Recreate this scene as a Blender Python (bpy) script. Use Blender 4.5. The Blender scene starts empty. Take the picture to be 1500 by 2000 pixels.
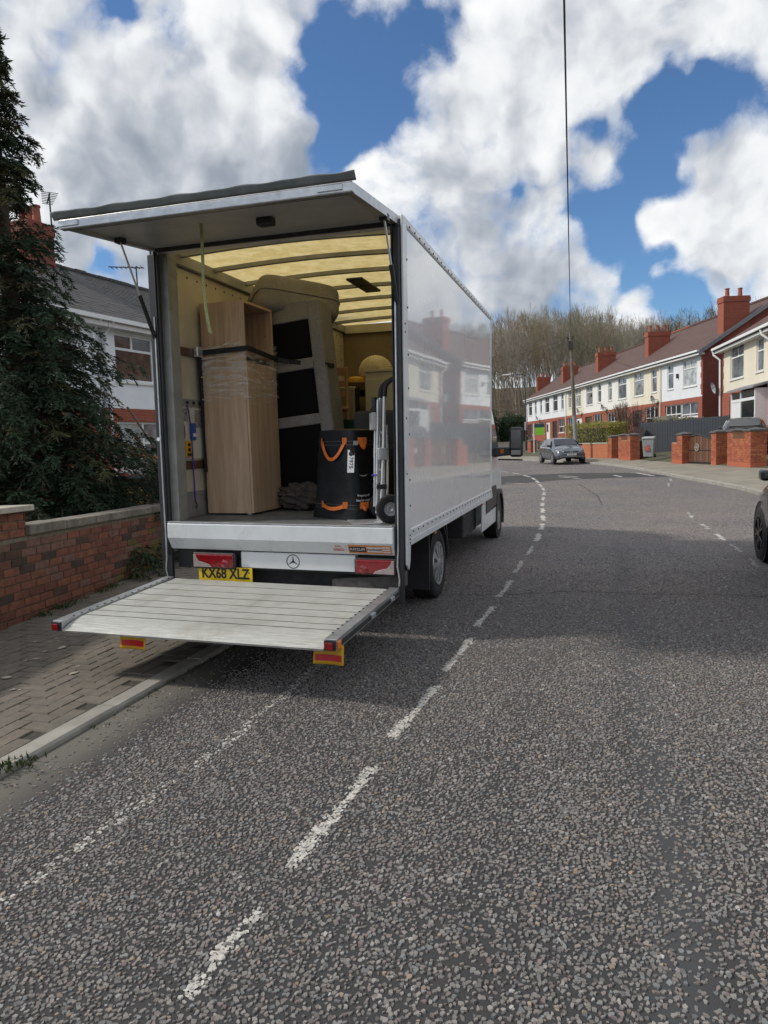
import bpy, bmesh, math, random
import numpy as np
from mathutils import Matrix, Vector, Euler
R=math.radians
rnd=random.Random(7)
sc=bpy.context.scene
col=sc.collection
# ------------------------------------------------------------------ camera
CAM_R=Vector((0.95496244,0.29416338,-0.03891849)); CAM_U=Vector((0.00831857,0.10456723,0.99448303)); CAM_F=Vector((-0.29661009,0.95001768,-0.09741076))
cd=bpy.data.cameras.new('camera'); cam=bpy.data.objects.new('camera',cd); col.objects.link(cam)
cam.matrix_world=Matrix(((CAM_R.x,CAM_U.x,-CAM_F.x,2.4955),(CAM_R.y,CAM_U.y,-CAM_F.y,-5.0331),(CAM_R.z,CAM_U.z,-CAM_F.z,1.5244),(0,0,0,1)))
cd.sensor_fit='HORIZONTAL'; cd.sensor_width=36; cd.lens=32.246; cd.clip_start=.05; cd.clip_end=3000
sc.camera=cam
# ------------------------------------------------------------------ light
TO_SUN=Vector((-.90,-.26,0)).normalized(); ELEV=R(40)
SUN=Vector((TO_SUN.x*math.cos(ELEV),TO_SUN.y*math.cos(ELEV),math.sin(ELEV)))
sd=bpy.data.lights.new('sun','SUN'); sd.energy=2.7; sd.angle=R(4.5); sd.color=(1,.94,.85)
so=bpy.data.objects.new('sun',sd); col.objects.link(so); so.rotation_euler=SUN.to_track_quat('Z','Y').to_euler(); so.location=(-20,-5,30)
vs=sc.view_settings; vs.view_transform='Standard'; vs.look='None'; vs.exposure=.12; vs.gamma=1
sc.render.engine='CYCLES'; sc.cycles.use_denoising=True; sc.cycles.max_bounces=8; sc.cycles.transparent_max_bounces=16
sc.cycles.caustics_reflective=False; sc.cycles.caustics_refractive=False
try: sc.cycles.sample_clamp_indirect=6
except Exception: pass
# ------------------------------------------------------------------ node helpers
class NT:
    def __init__(s,tree): s.t=tree; s.n=tree.nodes; s.l=tree.links
    def new(s,ty,**kw):
        n=s.n.new(ty)
        for k,v in kw.items(): setattr(n,k,v)
        return n
    def put(s,v,sock):
        if isinstance(v,bpy.types.NodeSocket): s.l.new(v,sock)
        elif v is not None:
            if sock.type=='RGBA' and len(v)==3: v=(*v,1)
            sock.default_value=v
    def math(s,op,a,b=None,c=None,clamp=False):
        n=s.new('ShaderNodeMath',operation=op); n.use_clamp=clamp
        s.put(a,n.inputs[0]); s.put(b,n.inputs[1]); s.put(c,n.inputs[2]); return n.outputs[0]
    def vec(s,op,a,b=None,scale=None):
        n=s.new('ShaderNodeVectorMath',operation=op); s.put(a,n.inputs[0]); s.put(b,n.inputs[1])
        if scale is not None: s.put(scale,n.inputs['Scale'])
        return n.outputs['Value'] if op in('DISTANCE','LENGTH','DOT_PRODUCT') else n.outputs[0]
    def mix(s,f,a,b,blend='MIX'):
        n=s.new('ShaderNodeMix',data_type='RGBA',blend_type=blend); s.put(f,n.inputs[0]); s.put(a,n.inputs[6]); s.put(b,n.inputs[7]); return n.outputs[2]
    def noise(s,v,scale,detail=4,rough=.55,dist=0,out=0):
        n=s.new('ShaderNodeTexNoise'); s.put(v,n.inputs['Vector']); s.put(scale,n.inputs['Scale']); n.inputs['Detail'].default_value=detail; n.inputs['Roughness'].default_value=rough; n.inputs['Distortion'].default_value=dist; return n.outputs[out]
    def ramp(s,v,stops,interp='LINEAR'):
        n=s.new('ShaderNodeValToRGB'); n.color_ramp.interpolation=interp; e=n.color_ramp.elements
        while len(e)<len(stops): e.new(.5)
        for el,(p,c) in zip(e,stops): el.position=p; el.color=(*c,1) if len(c)==3 else c
        s.put(v,n.inputs[0]); return n.outputs[0]
    def rng(s,v,a,b,c=0,d=1,smooth=True):
        n=s.new('ShaderNodeMapRange'); n.interpolation_type='SMOOTHSTEP' if smooth else 'LINEAR'
        s.put(v,n.inputs[0])
        for i,x in enumerate((a,b,c,d)): s.put(x,n.inputs[1+i])
        return n.outputs[0]
    def bump(s,h,strength=.3,dist=.01):
        n=s.new('ShaderNodeBump'); s.put(h,n.inputs['Height']); n.inputs['Strength'].default_value=strength; n.inputs['Distance'].default_value=dist; return n.outputs[0]
    def obj(s): return s.new('ShaderNodeTexCoord').outputs['Object']
    def pos(s): return s.new('ShaderNodeNewGeometry').outputs['Position']
    def sep(s,v):
        n=s.new('ShaderNodeSeparateXYZ'); s.put(v,n.inputs[0]); return n.outputs
    def comb(s,x,y,z):
        n=s.new('ShaderNodeCombineXYZ'); s.put(x,n.inputs[0]); s.put(y,n.inputs[1]); s.put(z,n.inputs[2]); return n.outputs[0]
def newmat(name):
    m=bpy.data.materials.new(name); m.use_nodes=True; t=NT(m.node_tree); b=m.node_tree.nodes['Principled BSDF']; return m,t,b
def setp(b,**kw):
    for k,v in kw.items(): b.inputs[k].default_value=v
def M(name,c,rough=.6,metal=0,var=.15,scale=6,bump=0,bs=60,c2=None,coat=0,spec=.5,world=False,dirt=0,dirtc=(.06,.055,.05),dscale=3):
    m,t,b=newmat(name); v=t.pos() if world else t.obj()
    c2=c2 or tuple(x*(1-var) for x in c); hi=tuple(min(1,x*(1+var*.6)) for x in c)
    f=t.noise(v,scale,5,.6); cc=t.mix(t.rng(f,.3,.7),c2,hi)
    if dirt:
        d=t.rng(t.noise(v,dscale,8,.7,.6),.52,.75,0,dirt); cc=t.mix(d,cc,dirtc)
    t.put(cc,b.inputs['Base Color']); setp(b,Roughness=rough,Metallic=metal); b.inputs['Specular IOR Level'].default_value=spec
    if coat: setp(b,**{'Coat Weight':coat,'Coat Roughness':.05})
    if var: t.put(t.rng(t.noise(v,scale*2.3,4),.2,.8,max(0,rough-.08),min(1,rough+.08)),b.inputs['Roughness'])
    if bump: t.put(t.bump(t.noise(v,bs,4,.6),bump,.01),b.inputs['Normal'])
    return m
# ------------------------------------------------------------------ world: sky with broken cloud
w=bpy.data.worlds.new('World'); sc.world=w; w.use_nodes=True; t=NT(w.node_tree); bg=w.node_tree.nodes['Background']
sky=t.new('ShaderNodeTexSky',sky_type='NISHITA'); sky.sun_disc=False; sky.sun_elevation=ELEV; sky.sun_rotation=math.atan2(SUN.x,SUN.y); sky.air_density=1.0; sky.dust_density=.35; sky.ozone_density=2.6; sky.altitude=50
SKY_TINT=(.70,.92,1.12); SKY_K=.10   # Nishita strength
D=t.new('ShaderNodeTexCoord').outputs['Generated']
BLOBS=[
  ((-0.51, 0.759, 0.405),0.300,0.35),
  ((-0.427, 0.831, 0.358),0.200,0.30),
  ((-0.3, 0.841, 0.451),0.086,-0.94),
  ((-0.285, 0.868, 0.406),0.095,-0.94),
  ((-0.305, 0.823, 0.479),0.060,-0.68),
  ((-0.231, 0.853, 0.467),0.069,-0.77),
  ((-0.256, 0.866, 0.43),0.069,-0.77),
  ((-0.19, 0.847, 0.496),0.052,-0.59),
  ((-0.317, 0.869, 0.38),0.043,-0.59),
  ((-0.514, 0.701, 0.495),0.052,-0.77),
  ((-0.084, 0.903, 0.422),0.180,0.30),
  ((-0.178, 0.919, 0.352),0.140,0.30),
  ((0.064, 0.93, 0.361),0.065,-0.85),
  ((0.081, 0.924, 0.373),0.052,-0.77),
  ((0.033, 0.947, 0.318),0.056,-0.77),
  ((0.089, 0.946, 0.312),0.052,-0.85),
  ((-0.008, 0.955, 0.295),0.052,-0.68),
  ((0.134, 0.91, 0.392),0.077,-0.94),
  ((0.097, 0.918, 0.385),0.052,-0.68),
  ((0.02, 0.969, 0.245),0.060,-0.85),
  ((-0.008, 0.962, 0.272),0.052,-0.68),
  ((0.061, 0.978, 0.197),0.052,-0.94),
  ((0.104, 0.98, 0.167),0.052,-0.85),
  ((0.091, 0.972, 0.218),0.043,-0.51),
  ((0.137, 0.927, 0.348),0.080,0.35),
  ((0.06, 0.961, 0.269),0.070,0.40),
  ((0.164, 0.952, 0.259),0.120,0.40),
  ((-0.074, 0.97, 0.23),0.140,0.35),
  ((0.068, 0.983, 0.171),0.035,0.70),
  ((0.129, 0.879, 0.458),0.150,0.30),
  ((-0.594, 0.767, 0.241),0.043,-0.85),
  ((-0.361, 0.824, 0.436),0.120,0.30),
  ((-0.216, 0.868, 0.448),0.050,0.20),
  ((-0.264, 0.885, 0.384),0.060,0.50),
  ((-0.292, 0.885, 0.363),0.050,0.40),
  ((-0.113, 0.94, 0.321),0.030,-0.59),
  ((-0.136, 0.908, 0.397),0.026,-0.34),
]
GREYS=[
  ((-0.569, 0.759, 0.317),0.2,0.42),
  ((-0.424, 0.827, 0.369),0.14,0.28),
  ((-0.57, 0.668, 0.478),0.12,0.2),
  ((-0.355, 0.863, 0.359),0.1,0.3),
  ((-0.049, 0.981, 0.189),0.13,0.36),
  ((-0.17, 0.939, 0.299),0.12,0.3),
  ((0.012, 0.89, 0.456),0.12,0.16),
  ((-0.11, 0.908, 0.405),0.1,0.15),
  ((-0.138, 0.976, 0.169),0.14,0.22),
  ((0.143, 0.9, 0.413),0.1,0.15),
  ((0.155, 0.964, 0.215),0.08,0.12),
]
def cloud_nodes():
    def field(V):
        wn=t.new('ShaderNodeTexNoise'); t.put(V,wn.inputs['Vector']); wn.inputs['Scale'].default_value=7; wn.inputs['Detail'].default_value=3; wn.inputs['Roughness'].default_value=.6
        Wp=t.vec('ADD',V,t.vec('SCALE',t.vec('SUBTRACT',wn.outputs['Color'],(.5,.5,.5)),scale=.13))
        big=t.noise(Wp,3.4,6,.57)
        vo=t.new('ShaderNodeTexVoronoi',feature='F1'); t.put(Wp,vo.inputs['Vector']); vo.inputs['Scale'].default_value=13; vo.inputs['Detail'].default_value=1; vo.inputs['Roughness'].default_value=.5
        return Wp,t.math('ADD',t.math('MULTIPLY',t.math('SUBTRACT',big,.5),1.9),t.math('MULTIPLY',t.math('SUBTRACT',.45,vo.outputs['Distance']),.45))
    W,f0=field(D); _,f1=field(t.vec('ADD',D,SHIFT))
    cov=None
    for d,r,a in BLOBS:
        b=t.rng(t.vec('DISTANCE',W,d),r,0,0,a); cov=b if cov is None else t.math('ADD',cov,b)
    gr=None
    for d,r,a in GREYS:
        b=t.rng(t.vec('DISTANCE',W,d),r,0,0,a); gr=b if gr is None else t.math('ADD',gr,b)
    den=t.math('ADD',t.math('ADD',t.math('ADD',cov,f0),.40),t.math('MULTIPLY',t.math('SUBTRACT',t.noise(t.vec('ADD',D,(3.1,1.7,.4)),9,7,.66,.3),.5),1.5))
    alpha=t.rng(den,-.22,.42)
    lit=t.math('ADD',t.math('MULTIPLY',t.math('SUBTRACT',f0,f1),.72),.76)
    lit=t.math('SUBTRACT',lit,t.rng(den,.35,1.5,0,.22)); lit=t.math('SUBTRACT',lit,gr); lit=t.math('ADD',lit,t.rng(den,.30,.02,0,.12))
    cc=t.ramp(lit,[(0,(.21,.25,.31)),(.3,(.33,.37,.43)),(.52,(.52,.55,.60)),(.75,(.80,.82,.84)),(1,(.95,.95,.95))])
    return alpha,cc
SHIFT=(-.04,-.01,.045)
alpha,cc=cloud_nodes()
skyc=t.vec('SCALE',t.vec('MULTIPLY',sky.outputs[0],SKY_TINT),scale=SKY_K)
t.put(t.mix(alpha,skyc,cc),bg.inputs['Color']); bg.inputs['Strength'].default_value=1.0
# ------------------------------------------------------------------ mesh helpers
class MB:
    def __init__(s): s.v=[]; s.f=[]
    def add(s,vs,fs):
        o=len(s.v); s.v+= [tuple(p) for p in vs]; s.f+= [tuple(i+o for i in f) for f in fs]; return s
    def box(s,a,b,m=None):
        x0,y0,z0=a; x1,y1,z1=b
        vs=[(x,y,z) for z in(z0,z1) for y in(y0,y1) for x in(x0,x1)]
        if m: vs=[m@Vector(p) for p in vs]
        return s.add(vs,[(0,2,3,1),(4,5,7,6),(0,1,5,4),(2,6,7,3),(0,4,6,2),(1,3,7,5)])
    def hexa(s,p): return s.add(p,[(0,3,2,1),(4,5,6,7),(0,1,5,4),(1,2,6,5),(2,3,7,6),(3,0,4,7)])   # bottom ring, top ring
    def bar(s,a,b,w,h=None,up=(0,0,1)):
        a=Vector(a);b=Vector(b);d=(b-a).normalized();u=Vector(up)
        if abs(d.dot(u))>.98: u=Vector((1,0,0))
        x=d.cross(u).normalized();u=x.cross(d);h=h or w
        return s.hexa([a-x*w/2-u*h/2,a+x*w/2-u*h/2,b+x*w/2-u*h/2,b-x*w/2-u*h/2,a-x*w/2+u*h/2,a+x*w/2+u*h/2,b+x*w/2+u*h/2,b-x*w/2+u*h/2])
    def tube(s,pts,r,n=8,cap=True):
        pts=[Vector(p) for p in pts]; rs=r if isinstance(r,(list,tuple)) else [r]*len(pts); o=len(s.v); prev=None
        for i,p in enumerate(pts):
            d=(pts[min(i+1,len(pts)-1)]-pts[max(i-1,0)]).normalized()
            if prev is None:
                x=d.orthogonal().normalized()
            else:
                x=(prev-d*prev.dot(d)).normalized()
            prev=x; y=d.cross(x)
            for k in range(n):
                a=2*math.pi*k/n; s.v.append(tuple(p+(x*math.cos(a)+y*math.sin(a))*rs[i]))
        for i in range(len(pts)-1):
            for k in range(n):
                a=o+i*n+k;b=o+i*n+(k+1)%n; s.f.append((a,b,b+n,a+n))
        if cap:
            s.f.append(tuple(o+k for k in range(n))[::-1]); s.f.append(tuple(o+(len(pts)-1)*n+k for k in range(n)))
        return s
    def lathe(s,prof,axis='z',c=(0,0,0),n=24,m=None):
        o=len(s.v); c=Vector(c)
        for r,h in prof:
            for k in range(n):
                a=2*math.pi*k/n
                p={'z':Vector((r*math.cos(a),r*math.sin(a),h)),'x':Vector((h,r*math.cos(a),r*math.sin(a))),'y':Vector((r*math.sin(a),h,r*math.cos(a)))}[axis]
                p=(m@p if m else p)+c; s.v.append(tuple(p))
        for i in range(len(prof)-1):
            for k in range(n):
                a=o+i*n+k;b=o+i*n+(k+1)%n; s.f.append((a,b,b+n,a+n))
        return s
    def poly(s,pts,y0=None,vec=None):
        o=len(s.v); n=len(pts); pts=[Vector(p) for p in pts]; s.v+=[tuple(p) for p in pts]; s.f.append(tuple(range(o,o+n)))
        if vec is not None:
            v=Vector(vec); s.v+=[tuple(p+v) for p in pts]; s.f.append(tuple(range(o+2*n-1,o+n-1,-1)))
            for k in range(n): s.f.append((o+k,o+n+k,o+n+(k+1)%n,o+(k+1)%n)[::-1])
        return s
    def grid(s,fn,nu,nv):
        o=len(s.v)
        for j in range(nv+1):
            for i in range(nu+1): s.v.append(tuple(fn(i/nu,j/nv)))
        for j in range(nv):
            for i in range(nu):
                a=o+j*(nu+1)+i; s.f.append((a,a+1,a+nu+2,a+nu+1))
        return s
    def mesh(s,name):
        me=bpy.data.meshes.new(name); me.from_pydata(s.v,[],s.f); me.update(); return me
    def build(s,name,mat,parent=None,smooth=False,bevel=0,fix=True,seg=2):
        me=s.mesh(name)
        if fix:
            b=bmesh.new(); b.from_mesh(me); bmesh.ops.recalc_face_normals(b,faces=b.faces); b.to_mesh(me); b.free()
        return link(name,me,mat,parent,smooth,bevel,seg)
def link(name,me,mat,parent=None,smooth=False,bevel=0,seg=2):
    if mat and not me.materials: me.materials.append(mat)
    o=bpy.data.objects.new(name,me); col.objects.link(o)
    if parent: o.parent=parent
    if smooth:
        me.polygons.foreach_set('use_smooth',[True]*len(me.polygons))
        if smooth!='all': me.set_sharp_from_angle(angle=R(40))
    if bevel:
        md=o.modifiers.new('bevel','BEVEL'); md.width=bevel; md.segments=seg; md.limit_method='ANGLE'; md.angle_limit=R(40)
    return o
def tag(o,label,cat,group=None):
    o['label']=label; o['category']=cat
    if group: o['group']=group
    return o
def T(name,label,cat,loc=(0,0,0),rot=(0,0,0),group=None):
    o=bpy.data.objects.new(name,None); o.empty_display_size=.2; col.objects.link(o); o.location=loc; o.rotation_euler=rot; return tag(o,label,cat,group)
def structure(o): o['kind']='structure'; return o
def stuff(o): o['kind']='stuff'; return o
def textmesh(txt,size,name='lettering',extr=.0008,bold=0):
    cu=bpy.data.curves.new(name,'FONT'); cu.offset=bold; cu.body=txt; cu.size=size; cu.align_x='CENTER'; cu.align_y='CENTER'; cu.extrude=extr; cu.resolution_u=3
    o=bpy.data.objects.new(name,cu); col.objects.link(o); dg=bpy.context.evaluated_depsgraph_get(); me=bpy.data.meshes.new_from_object(o.evaluated_get(dg)); bpy.data.objects.remove(o); bpy.data.curves.remove(cu); return me
def text(txt,size,mat,parent,mtx,name='lettering',sx=1,bold=0):
    me=textmesh(txt,size,name,bold=bold); me.transform(Matrix.Diagonal((sx,1,1,1))); me.materials.clear(); me.materials.append(mat); o=link(name,me,mat,parent); o.matrix_basis=mtx; return o
def np_mesh(name,V,polys,colors=None):
    """V (n,3); polys list of (k,m) index arrays with the same k per array"""
    me=bpy.data.meshes.new(name); V=np.asarray(V,np.float32); me.vertices.add(len(V)); me.vertices.foreach_set('co',V.ravel())
    loops=np.concatenate([p.ravel() for p in polys]).astype(np.int32); tot=np.concatenate([np.full(len(p),p.shape[1]) for p in polys]).astype(np.int32)
    st=np.concatenate([[0],np.cumsum(tot)[:-1]]).astype(np.int32)
    me.loops.add(len(loops)); me.loops.foreach_set('vertex_index',loops); me.polygons.add(len(tot)); me.polygons.foreach_set('loop_start',st)
    try: me.polygons.foreach_set('loop_total',tot)
    except Exception: pass
    me.update(calc_edges=True)
    if colors is not None:
        a=me.attributes.new('col','FLOAT_COLOR','POINT'); c=np.ones((len(V),4),np.float32); c[:,:3]=colors; a.data.foreach_set('color',c.ravel())
    return me
def tile_mesh(name,ch=.012):
    """unit box seen from +z, top edges chamfered; x,y in -.5...5, z 0..1"""
    v=[(-.5,-.5,0),(.5,-.5,0),(.5,.5,0),(-.5,.5,0)]; k=.5
    v+=[(-k,-k,.8),(k,-k,.8),(k,k,.8),(-k,k,.8)]; a=.5-ch*2; b=.5-ch*4
    v+=[(-a,-b,1),(a,-b,1),(a,b,1),(-a,b,1)]
    f=[(0,1,5,4),(1,2,6,5),(2,3,7,6),(3,0,4,7),(4,5,9,8),(5,6,10,9),(6,7,11,10),(7,4,8,11),(8,9,10,11)]
    me=bpy.data.meshes.new(name); me.from_pydata(v,[],f); me.update(); return me
def put(name,me,parent,mtx):
    o=bpy.data.objects.new(name,me); col.objects.link(o); o.parent=parent; o.matrix_basis=mtx; return o
# ------------------------------------------------------------------ materials
m_white=M('white_paint',(.72,.74,.75),.32,var=.06,scale=2.5,coat=.25,dirt=.22,dirtc=(.3,.28,.25),dscale=2)
def panel_mat():
    m,t,b=newmat('glossy_white_panel'); v=t.obj(); s=t.sep(v)
    n=t.noise(v,1.3,5,.6); st=t.noise(t.vec('MULTIPLY',v,(9,9,.7)),1.6,5,.65)
    c=t.mix(t.rng(st,.45,.8,0,.35),(.78,.80,.82),(.64,.65,.66)); sp=t.rng(t.noise(v,55,2),.70,.74,0,.6); c=t.mix(sp,c,(.35,.34,.32))
    t.put(c,b.inputs['Base Color']); t.put(t.rng(n,.3,.7,.25,.35),b.inputs['Roughness']); b.inputs['Specular IOR Level'].default_value=.5
    setp(b,**{'Coat Weight':1.0,'Coat Roughness':.035,'Coat IOR':1.6})
    bp=t.bump(t.noise(v,.9,1,.3),.035,.05); t.put(bp,b.inputs['Normal']); t.put(bp,b.inputs['Coat Normal']); return m
m_panel=panel_mat()
m_black=M('black_rubber',(.018,.018,.02),.55,var=.3,scale=20,bump=.1)
m_dark=M('dark_steel',(.03,.03,.032),.6,var=.4,scale=9,dirt=.4,dirtc=(.09,.08,.07))
m_plast=M('black_plastic',(.022,.023,.025),.42,var=.2)
m_alu=M('aluminium',(.56,.57,.58),.38,.85,var=.15,scale=14,dirt=.3,dirtc=(.2,.19,.18))
m_alug=M('grey_post',(.30,.30,.29),.5,.15,var=.18,scale=5,dirt=.5,dirtc=(.14,.13,.11))
m_grey=M('grey_paint',(.42,.43,.43),.4,var=.1,scale=4,dirt=.35,dirtc=(.2,.18,.16))
def plank_mat():
    m,t,b=newmat('worn_alloy_deck'); v=t.obj(); s=t.sep(v)
    g=t.noise(t.vec('MULTIPLY',v,(1.2,16,1)),5,6,.7); c=t.mix(t.rng(g,.3,.7),(.36,.36,.335),(.56,.57,.535))
    d=t.rng(t.noise(v,2.2,6,.7,.8),.46,.75,0,.6); c=t.mix(d,c,(.27,.26,.21)); sp=t.rng(t.noise(v,34,3,.7),.68,.74,0,.75); c=t.mix(sp,c,(.1,.09,.08))
    t.put(c,b.inputs['Base Color']); setp(b,Roughness=.55,Metallic=.25)
    h=t.math('SINE',t.math('MULTIPLY',s[1],430)); t.put(t.bump(t.math('ADD',h,t.math('MULTIPLY',g,1.5)),.12,.004),b.inputs['Normal']); return m
m_plank=plank_mat()
m_yel=M('yellow_flag',(.58,.32,.015),.5,var=.12); m_redr=M('red_reflective',(.42,.012,.015),.35,var=.1)
m_plate=M('plate_yellow',(.75,.52,.01),.35,var=.04); m_platew=M('plate_white',(.75,.75,.72),.35,var=.04)
m_ink=M('ink_black',(.012,.012,.014),.5,var=0); m_inkw=M('ink_white',(.75,.75,.75),.5,var=.02)
m_redl=M('red_lens',(.22,.006,.010),.12,var=.3,scale=30,coat=.6); m_clr=M('clear_lens',(.34,.29,.28),.12,var=.2,scale=40,coat=.5); m_amb=M('amber_lens',(.75,.20,.01),.15,var=.15,coat=.5)
m_roofy,t_,b_=newmat('translucent_roof')
_v=t_.obj(); _c=t_.mix(t_.rng(t_.noise(_v,7,6,.65,.3),.3,.7),(.58,.44,.17),(.74,.61,.30)); _tr=t_.new('ShaderNodeBsdfTranslucent'); t_.put(_c,_tr.inputs[0]); _df=t_.new('ShaderNodeBsdfDiffuse'); t_.put(_c,_df.inputs[0]); _mx=t_.new('ShaderNodeMixShader'); _mx.inputs[0].default_value=.36; t_.l.new(_tr.outputs[0],_mx.inputs[1]); t_.l.new(_df.outputs[0],_mx.inputs[2]); t_.l.new(_mx.outputs[0],t_.n['Material Output'].inputs[0])
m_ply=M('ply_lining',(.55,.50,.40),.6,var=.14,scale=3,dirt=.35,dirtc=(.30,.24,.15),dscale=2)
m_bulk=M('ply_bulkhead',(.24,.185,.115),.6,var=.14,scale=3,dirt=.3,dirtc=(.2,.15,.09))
m_floor=M('van_floor',(.13,.14,.145),.55,var=.3,scale=6,bump=.15,bs=120,dirt=.4,dirtc=(.22,.2,.18))
m_tyre=M('tyre',(.016,.016,.017),.75,var=.3,scale=16,bump=.15,bs=60)
m_cover=M('wheel_trim',(.42,.43,.44),.35,.5,var=.12,dirt=.3)
m_glass=M('window_glass',(.018,.022,.026),.06,var=0,spec=.8,coat=.6)
def wood(name,a,b_,scale=1,axis=(14,14,.9),rough=.45):
    m,t,b=newmat(name); v=t.vec('MULTIPLY',t.obj(),axis); n=t.noise(v,3*scale,7,.62,.5); c=t.mix(t.rng(n,.3,.72),a,b_)
    bands=t.noise(t.vec('MULTIPLY',t.obj(),(11,11,.02)),1.1,1,.3); c=t.mix(t.rng(bands,.42,.60,0,.32),c,tuple(x*.72 for x in b_))
    t.put(c,b.inputs['Base Color']); setp(b,Roughness=rough); t.put(t.bump(n,.06,.004),b.inputs['Normal']); return m
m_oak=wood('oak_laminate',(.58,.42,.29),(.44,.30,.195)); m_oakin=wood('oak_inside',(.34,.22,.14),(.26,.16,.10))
m_pine=wood('pine_timber',(.45,.24,.09),(.34,.17,.06)); m_brown=wood('brown_timber',(.13,.075,.045),(.08,.045,.03)); m_plywood=wood('raw_plywood',(.60,.40,.19),(.48,.30,.13),.6)
def fabric(name,c,c2,sc_=220):
    m,t,b=newmat(name); v=t.obj(); n=t.noise(v,sc_,3,.8); c_=t.mix(t.rng(n,.35,.65),c2,c); c_=t.mix(t.rng(t.noise(v,4,4),.3,.7,0,.3),c_,tuple(x*.7 for x in c2))
    t.put(c_,b.inputs['Base Color']); setp(b,Roughness=.95); b.inputs['Specular IOR Level'].default_value=.15; t.put(t.bump(n,.4,.004),b.inputs['Normal']); return m
m_sofa=fabric('sofa_tweed',(.36,.345,.34),(.16,.152,.15)); m_sofab=fabric('sofa_underside',(.010,.010,.012),(.006,.006,.008)); m_tweed=fabric('grey_tweed',(.10,.10,.105),(.045,.045,.05)); m_blank=fabric('blanket',(.12,.10,.09),(.05,.045,.04),90)
m_bag=M('black_tarpaulin',(.007,.0075,.009),.45,var=.35,scale=7,bump=.6,bs=8,spec=.22); m_orange=M('orange_webbing',(.72,.17,.02),.6,var=.15,scale=40)
m_strap=M('black_webbing',(.010,.010,.012),.7,var=.3,scale=60); m_silver=M('silver_tube',(.66,.67,.69),.32,.7,var=.08,scale=6)
m_cream=M('cream_laminate',(.60,.56,.44),.45,var=.06); m_paper=M('paper_lantern',(.62,.54,.38),.8,var=.2,scale=9); m_green=M('green_plastic',(.012,.06,.035),.5,var=.3); m_blue=M('blue_plastic',(.02,.09,.35),.5,var=.2); m_purple=M('purple_cord',(.06,.04,.30),.6,var=.2); m_lime=M('lime_webbing',(.36,.38,.16),.7,var=.2,scale=50)
m_film,t_,b_=newmat('stretch_film'); setp(b_,Roughness=.16,**{'Base Color':(.9,.88,.85,1)}); _v=t_.obj(); _n=t_.noise(t_.vec('MULTIPLY',_v,(2,2,13)),2.2,6,.65,1.0); t_.put(t_.rng(_n,.43,.70,.03,.62),b_.inputs['Alpha']); t_.put(t_.bump(_n,.8,.02),b_.inputs['Normal'])  # white streaks in the opacity paint in the film's highlights
# ------------------------------------------------------------------ ROAD, KERBS, PAVEMENTS
def road_mat(patch=False):
    m,t,b=newmat('fresh_tarmac' if patch else 'chipped_tarmac'); p=t.pos(); s=t.sep(p)
    vo=t.new('ShaderNodeTexVoronoi',feature='F1'); t.put(p,vo.inputs['Vector']); vo.inputs['Scale'].default_value=58
    ve=t.new('ShaderNodeTexVoronoi',feature='DISTANCE_TO_EDGE'); t.put(p,ve.inputs['Vector']); ve.inputs['Scale'].default_value=58
    cs=t.new('ShaderNodeSeparateColor'); t.put(vo.outputs['Color'],cs.inputs[0])
    chip=t.ramp(cs.outputs[0],[(0,(.18,.165,.155)),(.35,(.27,.25,.235)),(.6,(.345,.325,.305)),(.78,(.28,.24,.22)),(.9,(.35,.29,.24)),(1,(.46,.45,.43))])
    wear=t.noise(p,.9,5,.6); keep=t.math('LESS_THAN',cs.outputs[1],t.rng(wear,.3,.7,.84,1.0))
    mask=t.math('MULTIPLY',t.rng(ve.outputs[0],.035,.11),keep)
    bit=t.mix(t.rng(t.noise(p,240,3,.7),.3,.7),(.034,.034,.035),(.062,.061,.060))
    if patch: mask=t.math('MULTIPLY',mask,.07)
    mask=t.math('MULTIPLY',mask,t.rng(s[1],-2.0,4,.0,1))   # close to the camera the chips are real stones
    c=t.mix(mask,bit,chip)
    tint=t.mix(t.rng(t.noise(p,.35,5,.65),.3,.7),(.86,.87,.92),(1.08,1.02,.98)); c=t.mix(1,c,tint,'MULTIPLY')
    # dust and moss along the left gutter
    edge=t.math('ADD',s[0],t.math('MULTIPLY',t.math('SUBTRACT',t.noise(p,2.2,6,.65),.5),.30))
    nearY=t.rng(s[1],8,11,1,0); c=t.mix(t.math('MULTIPLY',t.rng(edge,.16,-.16,0,.8),nearY),c,t.mix(t.rng(t.noise(p,160,3,.8),.3,.7),(.10,.095,.08),(.21,.195,.165)))
    c=t.mix(t.math('MULTIPLY',t.rng(t.math('ADD',s[0],t.math('MULTIPLY',t.noise(p,7,5,.7),.08)),-.20,-.225,0,.85),nearY),c,(.035,.04,.022))
    # smooth oily wheel tracks
    for x0 in (2.75,):
        d=t.math('ABSOLUTE',t.math('SUBTRACT',t.math('ADD',s[0],t.math('MULTIPLY',t.math('SUBTRACT',t.noise(p,.8,4),.5),.35)),x0)); c=t.mix(t.math('MULTIPLY',t.rng(d,.16,.02,0,.4),t.rng(s[1],1,7,1,0)),c,(.075,.08,.085))
    t.put(c,b.inputs['Base Color']); setp(b,Roughness=.85); b.inputs['Specular IOR Level'].default_value=.3
    t.put(t.bump(t.math('ADD',t.math('MULTIPLY',mask,.7),t.math('MULTIPLY',t.noise(p,150,3),.3)),.55,.008),b.inputs['Normal']); return m
m_road=road_mat(); m_patch=road_mat(True)
m_ground=M('rough_grass_ground',(.07,.075,.035),.95,var=.4,scale=.6,world=True,c2=(.06,.05,.035),bump=.4,bs=9)
m_concrete=M('kerb_concrete',(.30,.285,.25),.85,var=.2,scale=4,bump=.3,bs=160,world=True,dirt=.4,dirtc=(.12,.12,.08))
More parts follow.
